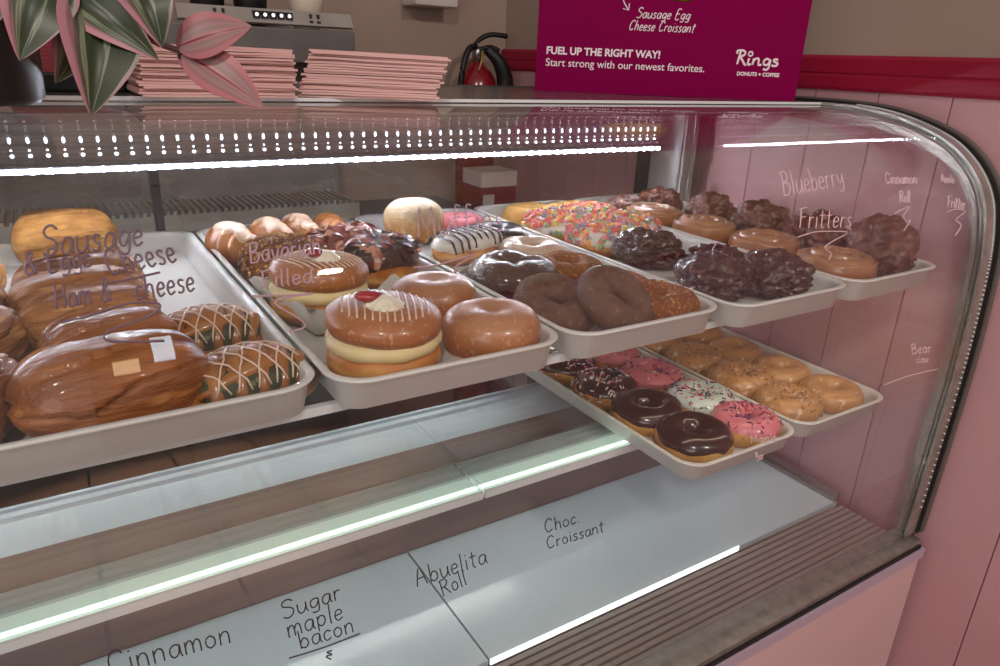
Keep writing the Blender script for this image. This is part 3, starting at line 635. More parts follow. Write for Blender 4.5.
def bar(label, x, y, rz, dough, icing, seed, topping=None, a=.062, b=.036, h=.045, name='iced_bar', cat='donut bar', z=UF, ry=0):
    o = thing(name, label, cat); P = bun_f(a, b, h, seed, .42); bun(P, 'dough', M[dough], o)
    def g(u, t):
        e = min(1, 5 * (1 - t)); v = PI * (.52 + .06 * n1(cos(6.28 * u) * 2 + seed, sin(6.28 * u) * 2)) ; v = PI * .996 + (v - PI * .996) * t
        return P(u, v, .0025 * math.sqrt(max(e, 0)) - .0004)
    MB().grid(48, 14, g, True, False, poles=False).build('icing', M[icing], o)
    if topping: bits(P, *topping[:1], seed, topping[1], [M[c] for c in topping[2]], o, topping[3], topping[4], .003, PI * .62, PI * .995)
    place(o, x, y, z, rz); o.rotation_euler.y = math.radians(ry); return o, P
bar('maple bar strewn with bacon pieces, at the back of the cream bun tray', .358, .995, 22, 'yeast_dough', 'maple_icing', 4, (70, .020, ['bacon'], 'bacon_pieces', 'flake'))
bar('chocolate bar strewn with dark bacon shards, right of the rear cream bun', .364, .865, 20, 'yeast_dough', 'choc_glaze', 6, (80, .017, ['choc_glaze', 'bacon'], 'chocolate_shards', 'flake'), .056, .042, .058)
def cream_bun(label, x, y, rz, seed, z=UF, jam=False):
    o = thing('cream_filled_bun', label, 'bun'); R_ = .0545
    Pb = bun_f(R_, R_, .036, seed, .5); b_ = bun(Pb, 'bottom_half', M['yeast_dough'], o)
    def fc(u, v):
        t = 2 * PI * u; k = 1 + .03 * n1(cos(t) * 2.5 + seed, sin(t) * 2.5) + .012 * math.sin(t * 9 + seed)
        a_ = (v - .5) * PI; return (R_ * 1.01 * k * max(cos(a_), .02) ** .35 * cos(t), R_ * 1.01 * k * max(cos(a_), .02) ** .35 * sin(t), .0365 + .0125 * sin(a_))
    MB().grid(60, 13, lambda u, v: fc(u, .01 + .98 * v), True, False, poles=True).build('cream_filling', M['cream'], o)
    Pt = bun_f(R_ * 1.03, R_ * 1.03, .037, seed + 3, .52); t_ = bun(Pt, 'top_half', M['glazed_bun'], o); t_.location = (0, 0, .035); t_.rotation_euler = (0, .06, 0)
    m = MB()
    for i in range(13):
        px = -.040 + i * .0066; w_ = math.sqrt(max(0, .046 ** 2 - px * px)); pts = []
        for j in range(11):
            py = -w_ + 2 * w_ * j / 10; q = math.hypot(px, py) / (R_ * 1.03); v = PI - math.asin(min(1, q ** (1 / .52))); pts.append(Vector(Pt(math.atan2(py, px) / (2 * PI), v, .0006)))
        m.tube(pts, .0011, 5, sq=.7)
    l_ = m.build('sugar_lines', M['icing_line'], t_)
    def fr(u, v):
        t = 2 * PI * u; r = (.0185 * (1 - v) ** .6 + .001) * (1 + .16 * abs(math.sin(t * 4.5 + v * 3)))
        return (r * cos(t + v), r * sin(t + v), .013 * v ** .9)
    c_ = MB().grid(54, 12, fr, True, False, poles=True).build('cream_rosette', M['whipped'], t_); c_.location = (-.002, -.013, .0335); c_.rotation_euler = (.22, 0, 0)
    def fs(u, v):
        t = 2 * PI * u; r = .009 * math.sin(PI * min(.98, .08 + .9 * v)) ** .7; return ((v - .5) * .034, r * cos(t) * .9, r * sin(t) * .62)
    s_ = MB().grid(16, 14, fs, True, False, poles=True).build('strawberry_piece', M['strawberry'], t_); s_.location = (-.013, -.010, .0440); s_.rotation_euler = (.2, .15, .4)
    return place(o, x, y, z, rz)
cream_bun('cream filled bun topped with rosette and strawberry, at the front of its tray', .2505, .594, -20, 1, UF + .002)
cream_bun('cream filled bun with strawberry, behind the front cream bun', .247, .772, 20, 4, UF + .002)
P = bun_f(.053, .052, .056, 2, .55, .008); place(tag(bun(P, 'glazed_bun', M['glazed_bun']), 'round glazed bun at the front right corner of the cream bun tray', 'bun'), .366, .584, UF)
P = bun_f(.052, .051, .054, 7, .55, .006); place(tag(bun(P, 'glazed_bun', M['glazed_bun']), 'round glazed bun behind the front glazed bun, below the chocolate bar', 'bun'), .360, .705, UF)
def paper(label, x, y, rz, w_, d, seed, z=UF + .0003, curl=.014):
    def f(u, v):
        px, py = (u - .5) * w_, (v - .5) * d; k = max(abs(u - .5), abs(v - .5)) * 2
        return (px, py, .0006 + curl * max(0, k - .72) ** 1.2 * 2 * (.6 + .6 * n1(u * 3 + seed, v * 3)))
    o = MB(); n_ = 18; o.grid(n_, n_, f, False, False); o.grid(n_, n_, lambda u, v: tuple(Vector(f(u, v)) - Vector((0, 0, .0004))), False, False)
    q = o.build('wax_paper_sheet', M['wax_paper']); tag(q, label, 'paper'); return place(q, x, y, z, rz)
paper('white wax paper sheet under the front cream bun', .268, .603, -8, .120, .118, 1, curl=.07)
paper('white wax paper sheet under the rear cream bun', .256, .772, 10, .122, .15, 2, curl=.14)
paper('white wax paper sheet under the black striped iced bar', .505, .905, 28, .13, .085, 5, curl=.04)

# ---- tray with cake donuts
P = bun_f(.050, .048, .072, 5, .6); place(tag(bun(P, 'sugar_dusted_bun', M['sugar_ball']), 'tall round bun dusted with white sugar at the back of its tray', 'bun'), .505, 1.06, UF)
bar('pink iced bar at the back right of the sugar dusted bun', .592, 1.075, 8, 'yeast_dough', 'pink_icing', 8, None, .052, .034, .036)
o, P = bar('white iced bar with black chocolate stripes', .530, .922, 15, 'yeast_dough', 'white_icing', 9, None, .066, .036, .045)
m = MB()
for i in range(9):
    px = -.054 + i * .0135; pts = []
    for j in range(17):
        t = -1 + 2 * j / 16; py = t * .036; q = max(0, 1 - abs(px / .066) ** 4.7 - abs(t) ** 4.7 * .97) ** .5
        zz = .0225 + .0225 * q ** .9 * 1.0
        pts.append((px + .004 * t, py * .99, zz + .0032))
    m.tube(pts, .0021, 6, sq=.8)
m.build('chocolate_stripes', M['black_icing'], o)
iced_ring('iced_donut', 'black iced donut behind the white glazed ring', 'cake_choc', 'black_icing', .616, .980, UF, seed=11, R=.031, r=.02)
iced_ring('iced_donut', 'pale white glazed ring donut in front of the black one', 'yeast_dough', 'white_glaze', .610, .868, UF, seed=12, R=.031, r=.02)
def twist(label, x, y, rz, seed):
    o = thing('chocolate_twist', label, 'donut'); Pd = torus_f(.031, .027, .95, seed, .17); torus(Pd, 'dough', M['yeast_dough'], o)
    cap(Pd, 'chocolate_glaze', M['choc_glaze'], o, seed, .75, .5, .9, .003)
    return place(o, x, y, UF, rz)
twist('wide knobbly chocolate glazed ring left of the cinnamon donut', .500, .755, 0, 13)
plain_ring('cinnamon_donut', 'cinnamon sugar ring donut right of the knobbly chocolate ring', 'donut', 'cinnamon_sugar', .602, .765, UF, seed=14, R=.032, r=.021)
plain_ring('cinnamon_donut', 'orange brown cinnamon donut just behind the upright chocolate donut', 'donut', 'cinnamon_sugar', .606, .672, UF, seed=15, R=.032, r=.020)
plain_ring('cinnamon_donut', 'crumbly cinnamon ring donut at the front right corner of its tray', 'donut', 'cinnamon_sugar', .600, .588, UF + .004, seed=16, R=.031, r=.0225, crumb=(220, .003, ['cinnamon_sugar', 'crumb_pale']))
plain_ring('chocolate_cake_donut', 'chocolate cake donut standing upright with its hole facing front', 'donut', 'cake_choc', .530, .590, UF + .025, seed=17, R=.030, r=.0205, rx=35, rz=16, sz=.9)
plain_ring('chocolate_cake_donut', 'dark chocolate cake donut half hidden left of the upright one', 'donut', 'cake_choc', .478, .628, UF + .0145, seed=18, R=.030, r=.0205, rx=19, rz=-8, sz=.9)

# ---- tray with cereal donuts and chocolate fritters
plain_ring('old_fashioned_donut', 'plain craggy old fashioned donut at the back left of the cereal donuts', 'donut', 'cake_dough_light', .758, 1.085, UF, seed=21, R=.034, r=.023, amp=.14)
plain_ring('old_fashioned_donut', 'plain old fashioned donut farthest back, right of the craggy one', 'donut', 'cake_dough_light', .848, 1.075, UF, seed=22, R=.033, r=.022, amp=.14)
cerw = [3, 3, 1.6, 2, 2, 3]
for i, (x, y, s_, lb) in enumerate(((.745, .985, 23, 'cereal topped white iced donut at the left of the cereal group'), (.835, 1.010, 24, 'cereal topped donut at the back of the cereal group'), (.765, .880, 25, 'cereal topped donut at the front of the cereal group'), (.845, .920, 26, 'orange cereal topped donut at the right of the cereal group'))):
    iced_ring('cereal_donut', lb, 'yeast_dough', 'white_icing', x, y, UF, seed=s_, R=.034, r=.024, lo=.5, spr=(330, .0115, CER, 'chunk', 'cereal_pieces', cerw))
fr4 = [(.772, .785, .058, .056, .066, 1, 'large dark chocolate fritter just in front of the cereal donuts', 0), (.836, .705, .054, .050, .050, 2, 'dark chocolate fritter between the large rear one and the front right one', 30), (.745, .628, .056, .053, .066, 3, 'dark chocolate fritter at the front left corner of its tray', 60), (.830, .595, .055, .053, .070, 4, 'dark chocolate fritter at the front right corner of its tray', 10)]
for x, y, a, b, h, s_, lb, rz in fr4: place(tag(fritter('chocolate_fritter', M['fritter_choc'], a, b, h, s_), lb, 'fritter'), x, y, UF, rz)

# ---- end tray: cinnamon rolls and fritters
def cin_roll(label, x, y, rz, seed, z=UF, R_=.053, h=.042, crumb=False):
    def f(u, v):
        t = 2 * PI * u; q = 1 - v
        if v < .35:
            k = v / .35; r = R_ * (.90 + .10 * math.sin(PI * (.15 + .6 * k))); zz = h * .8 * k
        else:
            k = (v - .35) / .65; r = R_ * (1 - k) * .985 + .0005
            sp = ((r / R_ * 3.0 + u) % 1.0); zz = h * (.80 + .22 * math.sqrt(min(1, k * 2.2))) - .008 * math.exp(-((sp - .5) / .14) ** 2) * min(1, k * 5)
        r *= 1 + .07 * n1(cos(t) + seed, sin(t)) + .02 * n1(cos(t) * 4, sin(t) * 4 + seed); zz += .003 * n1(r * 60, t * 1.5, seed)
        return (r * cos(t), r * sin(t), zz)
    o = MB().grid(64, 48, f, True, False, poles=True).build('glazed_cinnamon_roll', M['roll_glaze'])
    return place(tag(o, label, 'cinnamon roll'), x, y, z, rz)
cin_roll('glazed cinnamon roll at the front left corner of the end tray', .966, .592, 0, 1, R_=.056, h=.048)
cin_roll('glazed cinnamon roll second from the front of the end tray', .962, .718, 60, 2, R_=.055, h=.048)
cin_roll('glazed cinnamon roll third from the front of the end tray', .958, .845, 120, 3, R_=.055, h=.048)
cin_roll('glazed cinnamon roll farthest back in the end tray', .956, .968, 200, 4, R_=.055, h=.046)
fr5 = [(.965, 1.055, .052, .048, .060, 11, 'brown fritter at the back left corner of the end tray', 0, 0), (1.055, 1.055, .052, .050, .072, 12, 'brown fritter at the back right corner of the end tray', 0, 30), (1.062, .925, .054, .05, .084, 13, 'brown fritter third from the front along the right side of the end tray', 10, 60), (1.064, .812, .056, .054, .088, 14, 'brown fritter second row from the back, leaning by the right rim', 10, 40), (1.062, .700, .056, .054, .092, 15, 'brown fritter behind the large front one in the end tray', 0, 80), (1.062, .588, .055, .056, .108, 16, 'large brown fritter standing at the front right corner of the end tray', 0, 0)]
for x, y, a, b, h, s_, lb, ry, rz in fr5: place(tag(fritter('brown_fritter', M['fritter_brown'], a, b, h, s_, .38), lb, 'fritter'), x, y, UF, rz)

# ---- lower shelf trays
w_dark = [5, 2, .6, .5, 1, .3]
iced_ring('chocolate_sprinkle_donut', 'chocolate iced donut with sprinkles at the back left of the lower tray', 'cake_dough_light', 'choc_icing', .736, .915, LF, seed=31, R=.031, r=.022, spr=(170, .0062, SPR, 'rod', 'sprinkles', w_dark))
iced_ring('chocolate_sprinkle_donut', 'chocolate iced donut with sprinkles, in front of the other sprinkled chocolate one', 'cake_dough_light', 'choc_icing', .738, .812, LF, seed=32, R=.031, r=.023, spr=(200, .0062, SPR, 'rod', 'sprinkles', w_dark))
iced_ring('pink_sprinkle_donut', 'pink iced sprinkle donut farthest back in the lower tray', 'yeast_dough', 'pink_icing', .838, .915, LF, seed=33, R=.031, r=.022, spr=(150, .006, SPR, 'rod', 'sprinkles', [2, 4, 3, 2, 1, 1]))
iced_ring('pink_sprinkle_donut', 'pink iced sprinkle donut behind the pale sprinkled one', 'yeast_dough', 'pink_icing', .836, .808, LF, seed=34, R=.032, r=.023, spr=(170, .006, SPR, 'rod', 'sprinkles', [2, 4, 3, 3, 1, 2]))
iced_ring('white_sprinkle_donut', 'pale white iced donut with dark and pink sprinkles', 'yeast_dough', 'mint_icing', .846, .703, LF, seed=35, R=.033, r=.022, spr=(150, .006, SPR, 'rod', 'sprinkles', [.3, 3, 3, 3, .6, 4]))
iced_ring('pink_sprinkle_donut', 'pink iced sprinkle donut at the front right corner of the lower tray', 'cake_dough_light', 'pink_icing', .848, .613, LF, seed=36, R=.030, r=.0225, spr=(150, .006, SPR, 'rod', 'sprinkles', [1, 1, 3, 4, .5, 4]))
iced_ring('chocolate_iced_donut', 'plain chocolate iced donut behind the front chocolate iced donut', 'cake_dough_light', 'choc_icing', .742, .715, LF, seed=37, R=.034, r=.023, lo=.45)
iced_ring('chocolate_iced_donut', 'plain chocolate iced donut at the front left corner of the lower tray', 'cake_dough_light', 'choc_icing', .744, .618, LF, seed=38, R=.034, r=.0235, lo=.35)
cr = ['crumb_pale', 'nut_crumb', 'white_glaze']
plain_ring('crumb_donut', 'crumb topped donut at the front left of the lower right tray', 'donut', 'plain_glaze', .973, .628, LF, seed=43, R=.031, r=.023, crumb=(260, .0042, cr))
plain_ring('crumb_donut', 'crumb topped donut second from the front of the lower right tray', 'donut', 'plain_glaze', .975, .730, LF, seed=42, R=.033, r=.023, crumb=(260, .0042, cr))
plain_ring('crumb_donut', 'pale crumb topped donut third from the front of the lower right tray', 'donut', 'plain_glaze', .970, .832, LF, seed=41, R=.033, r=.023, crumb=(260, .0042, cr))
plain_ring('plain_glazed_donut', 'plain glazed donut at the back left of the lower right tray', 'donut', 'plain_glaze', .968, .935, LF, seed=40, R=.032, r=.022)
plain_ring('plain_glazed_donut', 'plain glazed donut at the front right corner of the lower right tray', 'donut', 'plain_glaze', 1.072, .618, LF, seed=44, R=.031, r=.022)
plain_ring('plain_glazed_donut', 'plain glazed donut second from the front, right side of the lower right tray', 'donut', 'plain_glaze', 1.070, .718, LF, seed=45, R=.031, r=.022)
plain_ring('plain_glazed_donut', 'plain glazed donut third from the front, right side of the lower right tray', 'donut', 'plain_glaze', 1.068, .822, LF, seed=46, R=.031, r=.022)
plain_ring('plain_glazed_donut', 'plain glazed donut at the back right of the lower right tray, mostly hidden', 'donut', 'plain_glaze', 1.080, .930, LF, seed=47, R=.031, r=.022)
# ------------------------------------------------------------------ things on top of the case
TZ = CAMZ - .047
pm('sign_magenta', '#7c0042', '#78003f', 2, .6, spec=.04); pm('sign_print', '#e9d9e0', None, rough=.5); pm('sign_food', '#c98a3c', '#a3652a', 60, .5); 
A0, B0 = Vector((.731, 1.057, 0)), Vector((1.101, .813, 0)); sw = (B0 - A0).length; sang = math.atan2(B0.y - A0.y, B0.x - A0.x)
sign = thing('counter_sign', 'magenta breakfast sign standing on top of the case', 'sign', (A0.x, A0.y, TZ), (0, 0, sang))
MB().box(0, sw, 0, .005, 0.0005, .36).build('board', M['sign_magenta'], sign, smooth=False)
eb = MB(); eb.add([(.15, .006, .20), (.29, .006, .20), (.29, .075, .0005), (.15, .075, .0005), (.15, .009, .20), (.29, .009, .20), (.29, .079, .0005), (.15, .079, .0005)], [(0, 1, 2, 3), (4, 7, 6, 5), (0, 4, 5, 1), (1, 5, 6, 2), (2, 6, 7, 3), (3, 7, 4, 0)]); eb.build('easel_leg', M['sign_magenta'], sign, smooth=False)
def print_text(txt, x, z, width, name, bold=0.0):
    c = bpy.data.curves.new(name, 'FONT'); c.body = txt; c.size = .02; c.offset = bold; c.extrude = .0003
    o = bpy.data.objects.new(name, c); COL.objects.link(o); bpy.context.view_layer.update()
    me = bpy.data.meshes.new_from_object(o.evaluated_get(bpy.context.evaluated_depsgraph_get())); bpy.data.objects.remove(o)
    xs = [v.co.x for v in me.vertices]; k = width / (max(xs) - min(xs)); x0 = min(xs)
    for v in me.vertices: v.co = ((v.co.x - x0) * k + x, -.0004 - v.co.z * .5, v.co.y * k + z + .0075)
    me.materials.clear(); me.materials.append(M['sign_print']); q = bpy.data.objects.new(name, me); COL.objects.link(q); q.parent = sign; return q
print_text('FUEL UP THE RIGHT WAY!', .0168, .0525, .190, 'headline', .0006)
print_text('Start strong with our newest favorites.', .0166, .0335, .267, 'slogan', .0001)
print_text('DONUTS + COFFEE', .339, .0310, .071, 'tagline', .0007)
def script_text(txt, x, z, width, h, r, name, slant=.25):
    st, wd = layout(txt); m = MB(); k = width / wd
    for s_ in st:
        pl = spline([(x + px * k + py * h / 9 * slant, -.0006, z + .0085 + py * h / 9) for px, py in s_], 5); m.tube(pl, r, 6)
    m.v = [(a, -.0006 + (b + .0006) * .3, c) for a, b, c in m.v]
    return m.build(name, M['sign_print'], sign)
script_text('Sausage Egg', .160, .1120, .088, .0150, .0009, 'script_lettering')
script_text('Cheese Croissant', .150, .0930, .108, .0150, .0009, 'script_lettering')
# rounded shop lettering with a ring over the i
m = MB(); lx, lz_, k = .333, .0545, .00172
RG = ['1,9.5 .2,10.6 .9,11.8 3,12.2 4.5,11.8 5.6,10.3 4.6,8 2.2,7', '2.6,11.4 2,6 1.4,.6', '2.4,7 4.4,4 6,.8 7.2,.6', '8.4,6 8,2 8.8,.6 10,1.4', '11.4,6 11,.6', '11.1,3 12.6,5.8 14.4,5.6 14.6,2 15.2,.6 16.6,1.2', '21.6,5 19.4,6 17.8,4 18.2,1.4 20,1 21.4,3.4 21.8,5.4 21.4,-1 20,-3 18,-2.4', '26.6,5.4 24.8,6 23.8,4.8 25,3.6 26.6,2.6 26,.8 24.2,.4 23,1.2']
for s_ in RG: m.tube(spline([(lx + float(p.split(',')[0]) * k * 1.55, -.0006, lz_ + float(p.split(',')[1]) * k * 1.1) for p in s_.split()], 5), .00175, 8)
m.tube([(lx + 8.9 * k * 1.55 + .0034 * cos(t * PI / 8), -.0006, lz_ + 9.6 * k * 1.1 + .0034 * sin(t * PI / 8)) for t in range(17)], .0013, 8, cap=False)
m.v = [(a, -.0006 + (b + .0006) * .2, c) for a, b, c in m.v]; m.build('shop_lettering', M['sign_print'], sign)
m = MB(); m.tube(spline([(.134, -.0006, .175), (.1335, -.0006, .16), (.138, -.0006, .144), (.147, -.0006, .132)], 6), .0010, 6); m.tube([(.1375, -.0006, .1335), (.1475, -.0006, .1315), (.1475, -.0006, .1415)], .0010, 6)
m.v = [(a, -.0006 + (b + .0006) * .3, c) for a, b, c in m.v]; m.build('printed_arrow', M['sign_print'], sign)
MB().grid(40, 8, lambda u, v: (.225 + .062 * v * cos(2 * PI * u) * (1 + .05 * math.sin(7 * 6.28 * u)), -.0004 - .0006 * (1 - v), .1915 + .044 * v * sin(2 * PI * u) * (1 + .05 * math.cos(5 * 6.28 * u))), True, False, poles=True).build('printed_food_picture', M['sign_food'], sign)

# paper bags in two stacks
pm('pink_paper', '#d9b1ac', '#d1a6a1', 4, .65); pm('red_paper', '#7d1e2b', '#6f1824', 6, .6); pm('black_plastic', '#131216', None, rough=.35)
def bag_mesh(w_, d, th, seed):
    def f(u, v, top):
        px, py = (u - .5) * w_, (v - .5) * d; e = 1 - max(abs(u - .5), abs(v - .5)) * 2
        return (px + .0012 * n1(v * 4, seed), py + .0012 * n1(u * 4, seed + 5), (th * (.93 + .07 * min(1, e * 4)) if top else 0) + .0008 * n1(u * 2.5, v * 2.5, seed) - .0)
    m = MB(); n_ = 10
    m.grid(n_, n_, lambda u, v: f(u, v, True), False, False); m.grid(n_, n_, lambda u, v: f(u, v, False), False, False)
    b = [i for i in range(n_)] + [n_ * j + n_ - 1 for j in range(1, n_)] + [n_ * n_ - 2 - i for i in range(n_ - 1)] + [n_ * (n_ - 2 - j) for j in range(n_ - 2)]
    o = n_ * n_; m.f += [(b[i], b[(i + 1) % len(b)], o + b[(i + 1) % len(b)], o + b[i]) for i in range(len(b))]; m.mi += [0] * len(b); return m
protos = [bag_mesh(.150, .19, .0023, s_) for s_ in range(6)]
def bag_stack(cx, cy, rz, n, label, group, dx, seed, z0=TZ):
    rnd = random.Random(seed); meshes = []
    for q in protos:
        o = q.build('paper_bag', M['pink_paper'], smooth=False); meshes.append(o.data); bpy.data.objects.remove(o)
    first = None; c, s_ = cos(rz), sin(rz)
    for i in range(n):
        o = bpy.data.objects.new('paper_bag', meshes[i % 6]) if first is None else first.copy()
        o.data = meshes[rnd.randrange(6)]; COL.objects.link(o); first = first or o
        k = i / n; ex = dx * k + rnd.uniform(-.0022, .0022); ey = rnd.uniform(-.003, .003)
        o.location = (cx + c * ex - s_ * ey, cy + s_ * ex + c * ey, z0 + .0012 + i * .0024); o.rotation_euler = (rnd.uniform(-.004, .004), .018 * k * (1 if dx else 0), rz + rnd.uniform(-.02, .02))
        tag(o, label, 'paper bag', group)
bag_stack(.163, .885, .02, 20, 'pink paper bag in the left stack, behind the pink plant leaves', 'pink paper bags in the left stack', 0, 3)
bag_stack(.355, .868, -.42, 20, 'pink paper bag in the right stack, its edges fanned out', 'pink paper bags in the right stack', .016, 5)
o = thing('red_napkin_pack', 'dark red napkin pack behind the plant pot leaves', 'napkins', (.03, .93, TZ))
MB().box(-.05, .055, -.06, .06, .0005, .018).build('black_base', M['black_plastic'], o, smooth=False, bevel=.002)
m = MB()
for i in range(9): m.box(-.048 + .0008 * (i % 2), .050 - .0012 * (i % 3), -.055, .055, .0182 + i * .0038, .0218 + i * .0038)
m.build('napkins', M['red_paper'], o, smooth=False)

# plant in a black pot
def leaf_mat():
    m, t, b = nt('leaf_variegated'); N, L = t.nodes, t.links
    at = N.new('ShaderNodeAttribute'); at.attribute_name = 'leaf'; sp = N.new('ShaderNodeSeparateXYZ'); L.new(at.outputs['Vector'], sp.inputs[0])
    ns = N.new('ShaderNodeTexNoise'); ns.inputs['Scale'].default_value = 1.0; mp = N.new('ShaderNodeMapping'); mp.inputs['Scale'].default_value = (9, 1.2, 1); L.new(at.outputs['Vector'], mp.inputs[0]); L.new(mp.outputs[0], ns.inputs[0])
    ad = N.new('ShaderNodeMath'); ad.operation = 'MULTIPLY_ADD'; L.new(ns.outputs[0], ad.inputs[0]); ad.inputs[1].default_value = .5; L.new(sp.outputs[0], ad.inputs[2])
    mr = N.new('ShaderNodeMapRange'); mr.inputs[1].default_value = -.75; mr.inputs[2].default_value = 1.25; L.new(ad.outputs[0], mr.inputs[0])
    rp = N.new('ShaderNodeValToRGB'); rp.color_ramp.interpolation = 'LINEAR'; L.new(mr.outputs[0], rp.inputs[0]); e = rp.color_ramp.elements
    e[0].position = 0; e[0].color = C('#a8707c'); e[1].position = 1; e[1].color = C('#b07a84')
    for z, c in ((.05, '#8c8a7e'), (.09, '#333d25'), (.36, '#232c19'), (.40, '#77806a'), (.44, '#252f1b'), (.64, '#2f3a22'), (.70, '#7c826c'), (.76, '#303a23'), (.90, '#a97680')):
        k_ = e.new(z); k_.color = C(c)
    L.new(rp.outputs[0], b.inputs['Base Color']); b.inputs['Roughness'].default_value = .4; MATS['leaf_variegated'] = m
    m, t, b = nt('leaf_pink'); N, L = t.nodes, t.links
    at = N.new('ShaderNodeAttribute'); at.attribute_name = 'leaf'; sp = N.new('ShaderNodeSeparateXYZ'); L.new(at.outputs['Vector'], sp.inputs[0])
    ab = N.new('ShaderNodeMath'); ab.operation = 'ABSOLUTE'; L.new(sp.outputs[0], ab.inputs[0]); rp = N.new('ShaderNodeValToRGB'); L.new(ab.outputs[0], rp.inputs[0]); e = rp.color_ramp.elements
    e[0].position = .03; e[0].color = C('#6d2a36'); e[1].position = 1; e[1].color = C('#a9666c')
    for z, c in ((.07, '#a86870'), (.25, '#867068'), (.42, '#98747a'), (.6, '#8a6460'), (.75, '#a86a70')):
        k_ = e.new(z); k_.color = C(c)
    L.new(rp.outputs[0], b.inputs['Base Color']); b.inputs['Roughness'].default_value = .4; MATS['leaf_pink'] = m
leaf_mat(); pm('plant_stem', '#6d3a44', '#5a3a34', 40, .5); pm('pot_black', '#17161b', None, rough=.4); pm('soil', '#2a1f18', '#1d1510', 80, .9, .5)
plant = thing('potted_plant', 'potted plant with pink and green striped leaves at the left end of the case top', 'plant', (-.050, .70, TZ))
PO = Vector((.055, -.70, -TZ))
MB().lathe([(.0005, .001), (.056, .001), (.060, .006), (.064, .10), (.066, .105), (.062, .105), (.060, .092), (.0005, .092)], 40).build('pot', M['pot_black'], plant)
MB().grid(24, 6, lambda u, v: (.0595 * v * cos(2 * PI * u), .0595 * v * sin(2 * PI * u), .094 + .002 * n1(u * 9, v * 9)), True, False, poles=True).build('soil', M['soil'], plant)
def leaf(base, tip, wid, mat, bow=.012, facing=(0.1, -1, .35), roll=0., name='leaf'):
    base, tip = Vector(base), Vector(tip); d = tip - base; L_ = d.length; d.normalize(); n = Vector(facing); n = (n - d * n.dot(d)).normalized(); s_ = d.cross(n); s_ = (s_ * cos(roll) + n * sin(roll)); n = s_.cross(d)
    nu, nv = 13, 22; m = MB(); at = []
    def f(u, v, dz):
        x = (u - .5) * 2; wv = wid * math.sin(PI * min(1, v ** .8 * .97 + .03)) ** .85 * (1 - .15 * v); 
        return base + d * L_ * v + s_ * x * wv / 2 + n * (bow * math.sin(PI * v) + .12 * wid * (abs(x) - .3) * math.sin(PI * v) + dz)
    m.grid(nu, nv, lambda u, v: f(u, v, 0), False, False); m.grid(nu, nv, lambda u, v: f(u, v, -.0006), False, False)
    at = [((i / (nu - 1) - .5) * 2, j / (nv - 1) * 2, len(plant.children) * 1.7) for _ in range(2) for j in range(nv) for i in range(nu)]
    m.v = [tuple(Vector(p) + PO) for p in m.v]; o = m.build(name, MATS[mat], plant)
    a = o.data.attributes.new('leaf', 'FLOAT_VECTOR', 'POINT'); a.data.foreach_set('vector', [c for p in at for c in p]); return o
def W(x, y, z): return (x, y, CAMZ + z)
leaf(W(.020, .63, .050), W(-.008, .60, -.013), 0.049, 'leaf_variegated')
leaf(W(.045, .63, .036), W(.028, .585, -.047), 0.058, 'leaf_variegated', roll=.2)
leaf(W(.018, .63, .040), W(.078, .60, -.010), 0.038, 'leaf_variegated', roll=-.2)
leaf(W(.066, .63, .050), W(.081, .60, -.001), 0.043, 'leaf_variegated')
leaf(W(.022, .64, .014), W(.011, .62, -.028), 0.032, 'leaf_variegated', roll=.5)
leaf(W(-.012, .64, .055), W(-.022, .60, .004), 0.043, 'leaf_variegated')
leaf(W(.045, .65, .055), W(.055, .62, .010), 0.043, 'leaf_variegated', roll=-.4)
leaf(W(.002, .65, .060), W(.010, .61, .008), 0.046, 'leaf_variegated', roll=.3)
leaf(W(-.04, .66, .060), W(-.06, .60, .02), 0.049, 'leaf_variegated')
leaf(W(.094, .62, -.0005), W(.147, .605, .017), 0.035, 'leaf_pink', .006, roll=.1)
leaf(W(.098, .62, -.004), W(.149, .595, -.043), 0.037, 'leaf_pink', .006, roll=-.1)
leaf(W(.096, .625, -.004), W(.110, .615, -.030), 0.014, 'leaf_variegated', .004)
m = MB()
for pts in ([(-.05, .70, .05), (-.02, .68, .075), (.03, .65, .06), (.066, .63, .050)], [(-.045, .70, .05), (.0, .66, .07), (.045, .63, .036), (.070, .625, .008), (.098, .62, -.004)], [(-.055, .70, .05), (-.05, .67, .075), (-.012, .64, .055), (.02, .63, .050)], [(-.06, .70, .05), (-.04, .66, .065), (.018, .63, .040), (.022, .64, .014)]):
    m.tube([Vector(W(*p)) + PO for p in [tuple(v) for v in spline(pts, 6)]], .0024, 7)
m.build('stem', M['plant_stem'], plant)

# ------------------------------------------------------------------ behind the case
pm('machine_steel', '#a39a93', '#968d86', 10, .4); pm('machine_dark', '#6a6361', '#605a58', 10, .45); pm('machine_black', '#151314', None, rough=.5); emit('button_light', '#f4f4f4', 1.2)
pm('counter_dark', '#2b2524', '#241f1e', 4, .4); pm('cup_white', '#d8c7b4', None, rough=.4); pm('carton_white', '#c9bdb8', None, rough=.6); pm('carton_red', '#7d1026', None, rough=.6)
ct = thing('back_counter', 'dark back counter along the beige wall behind the case', 'counter', (.2, 1.75, 0))
MB().box(-1.3, .77, -.19, .15, 0, .88).build('cabinet', M['counter_dark'], ct, smooth=False)
MB().box(-1.3, .775, -.205, .15, .8805, .915).build('countertop', M['machine_dark'], ct, smooth=False)
em = thing('espresso_machine', 'steel espresso machine with a row of white buttons on the back counter', 'coffee machine', (.20, 1.72, .915))
def eo(m): m.v = [(x - .20, y - 1.72, z - .915) for x, y, z in m.v]; return m
eo(MB().box(-.25, .62, 1.74, 1.88, .96, 1.30)).build('body', M['machine_dark'], em, smooth=False)
eo(MB().box(-.25, .622, 1.60, 1.88, 1.278, 1.345)).build('group_housing', M['machine_dark'], em, smooth=False, bevel=.004)
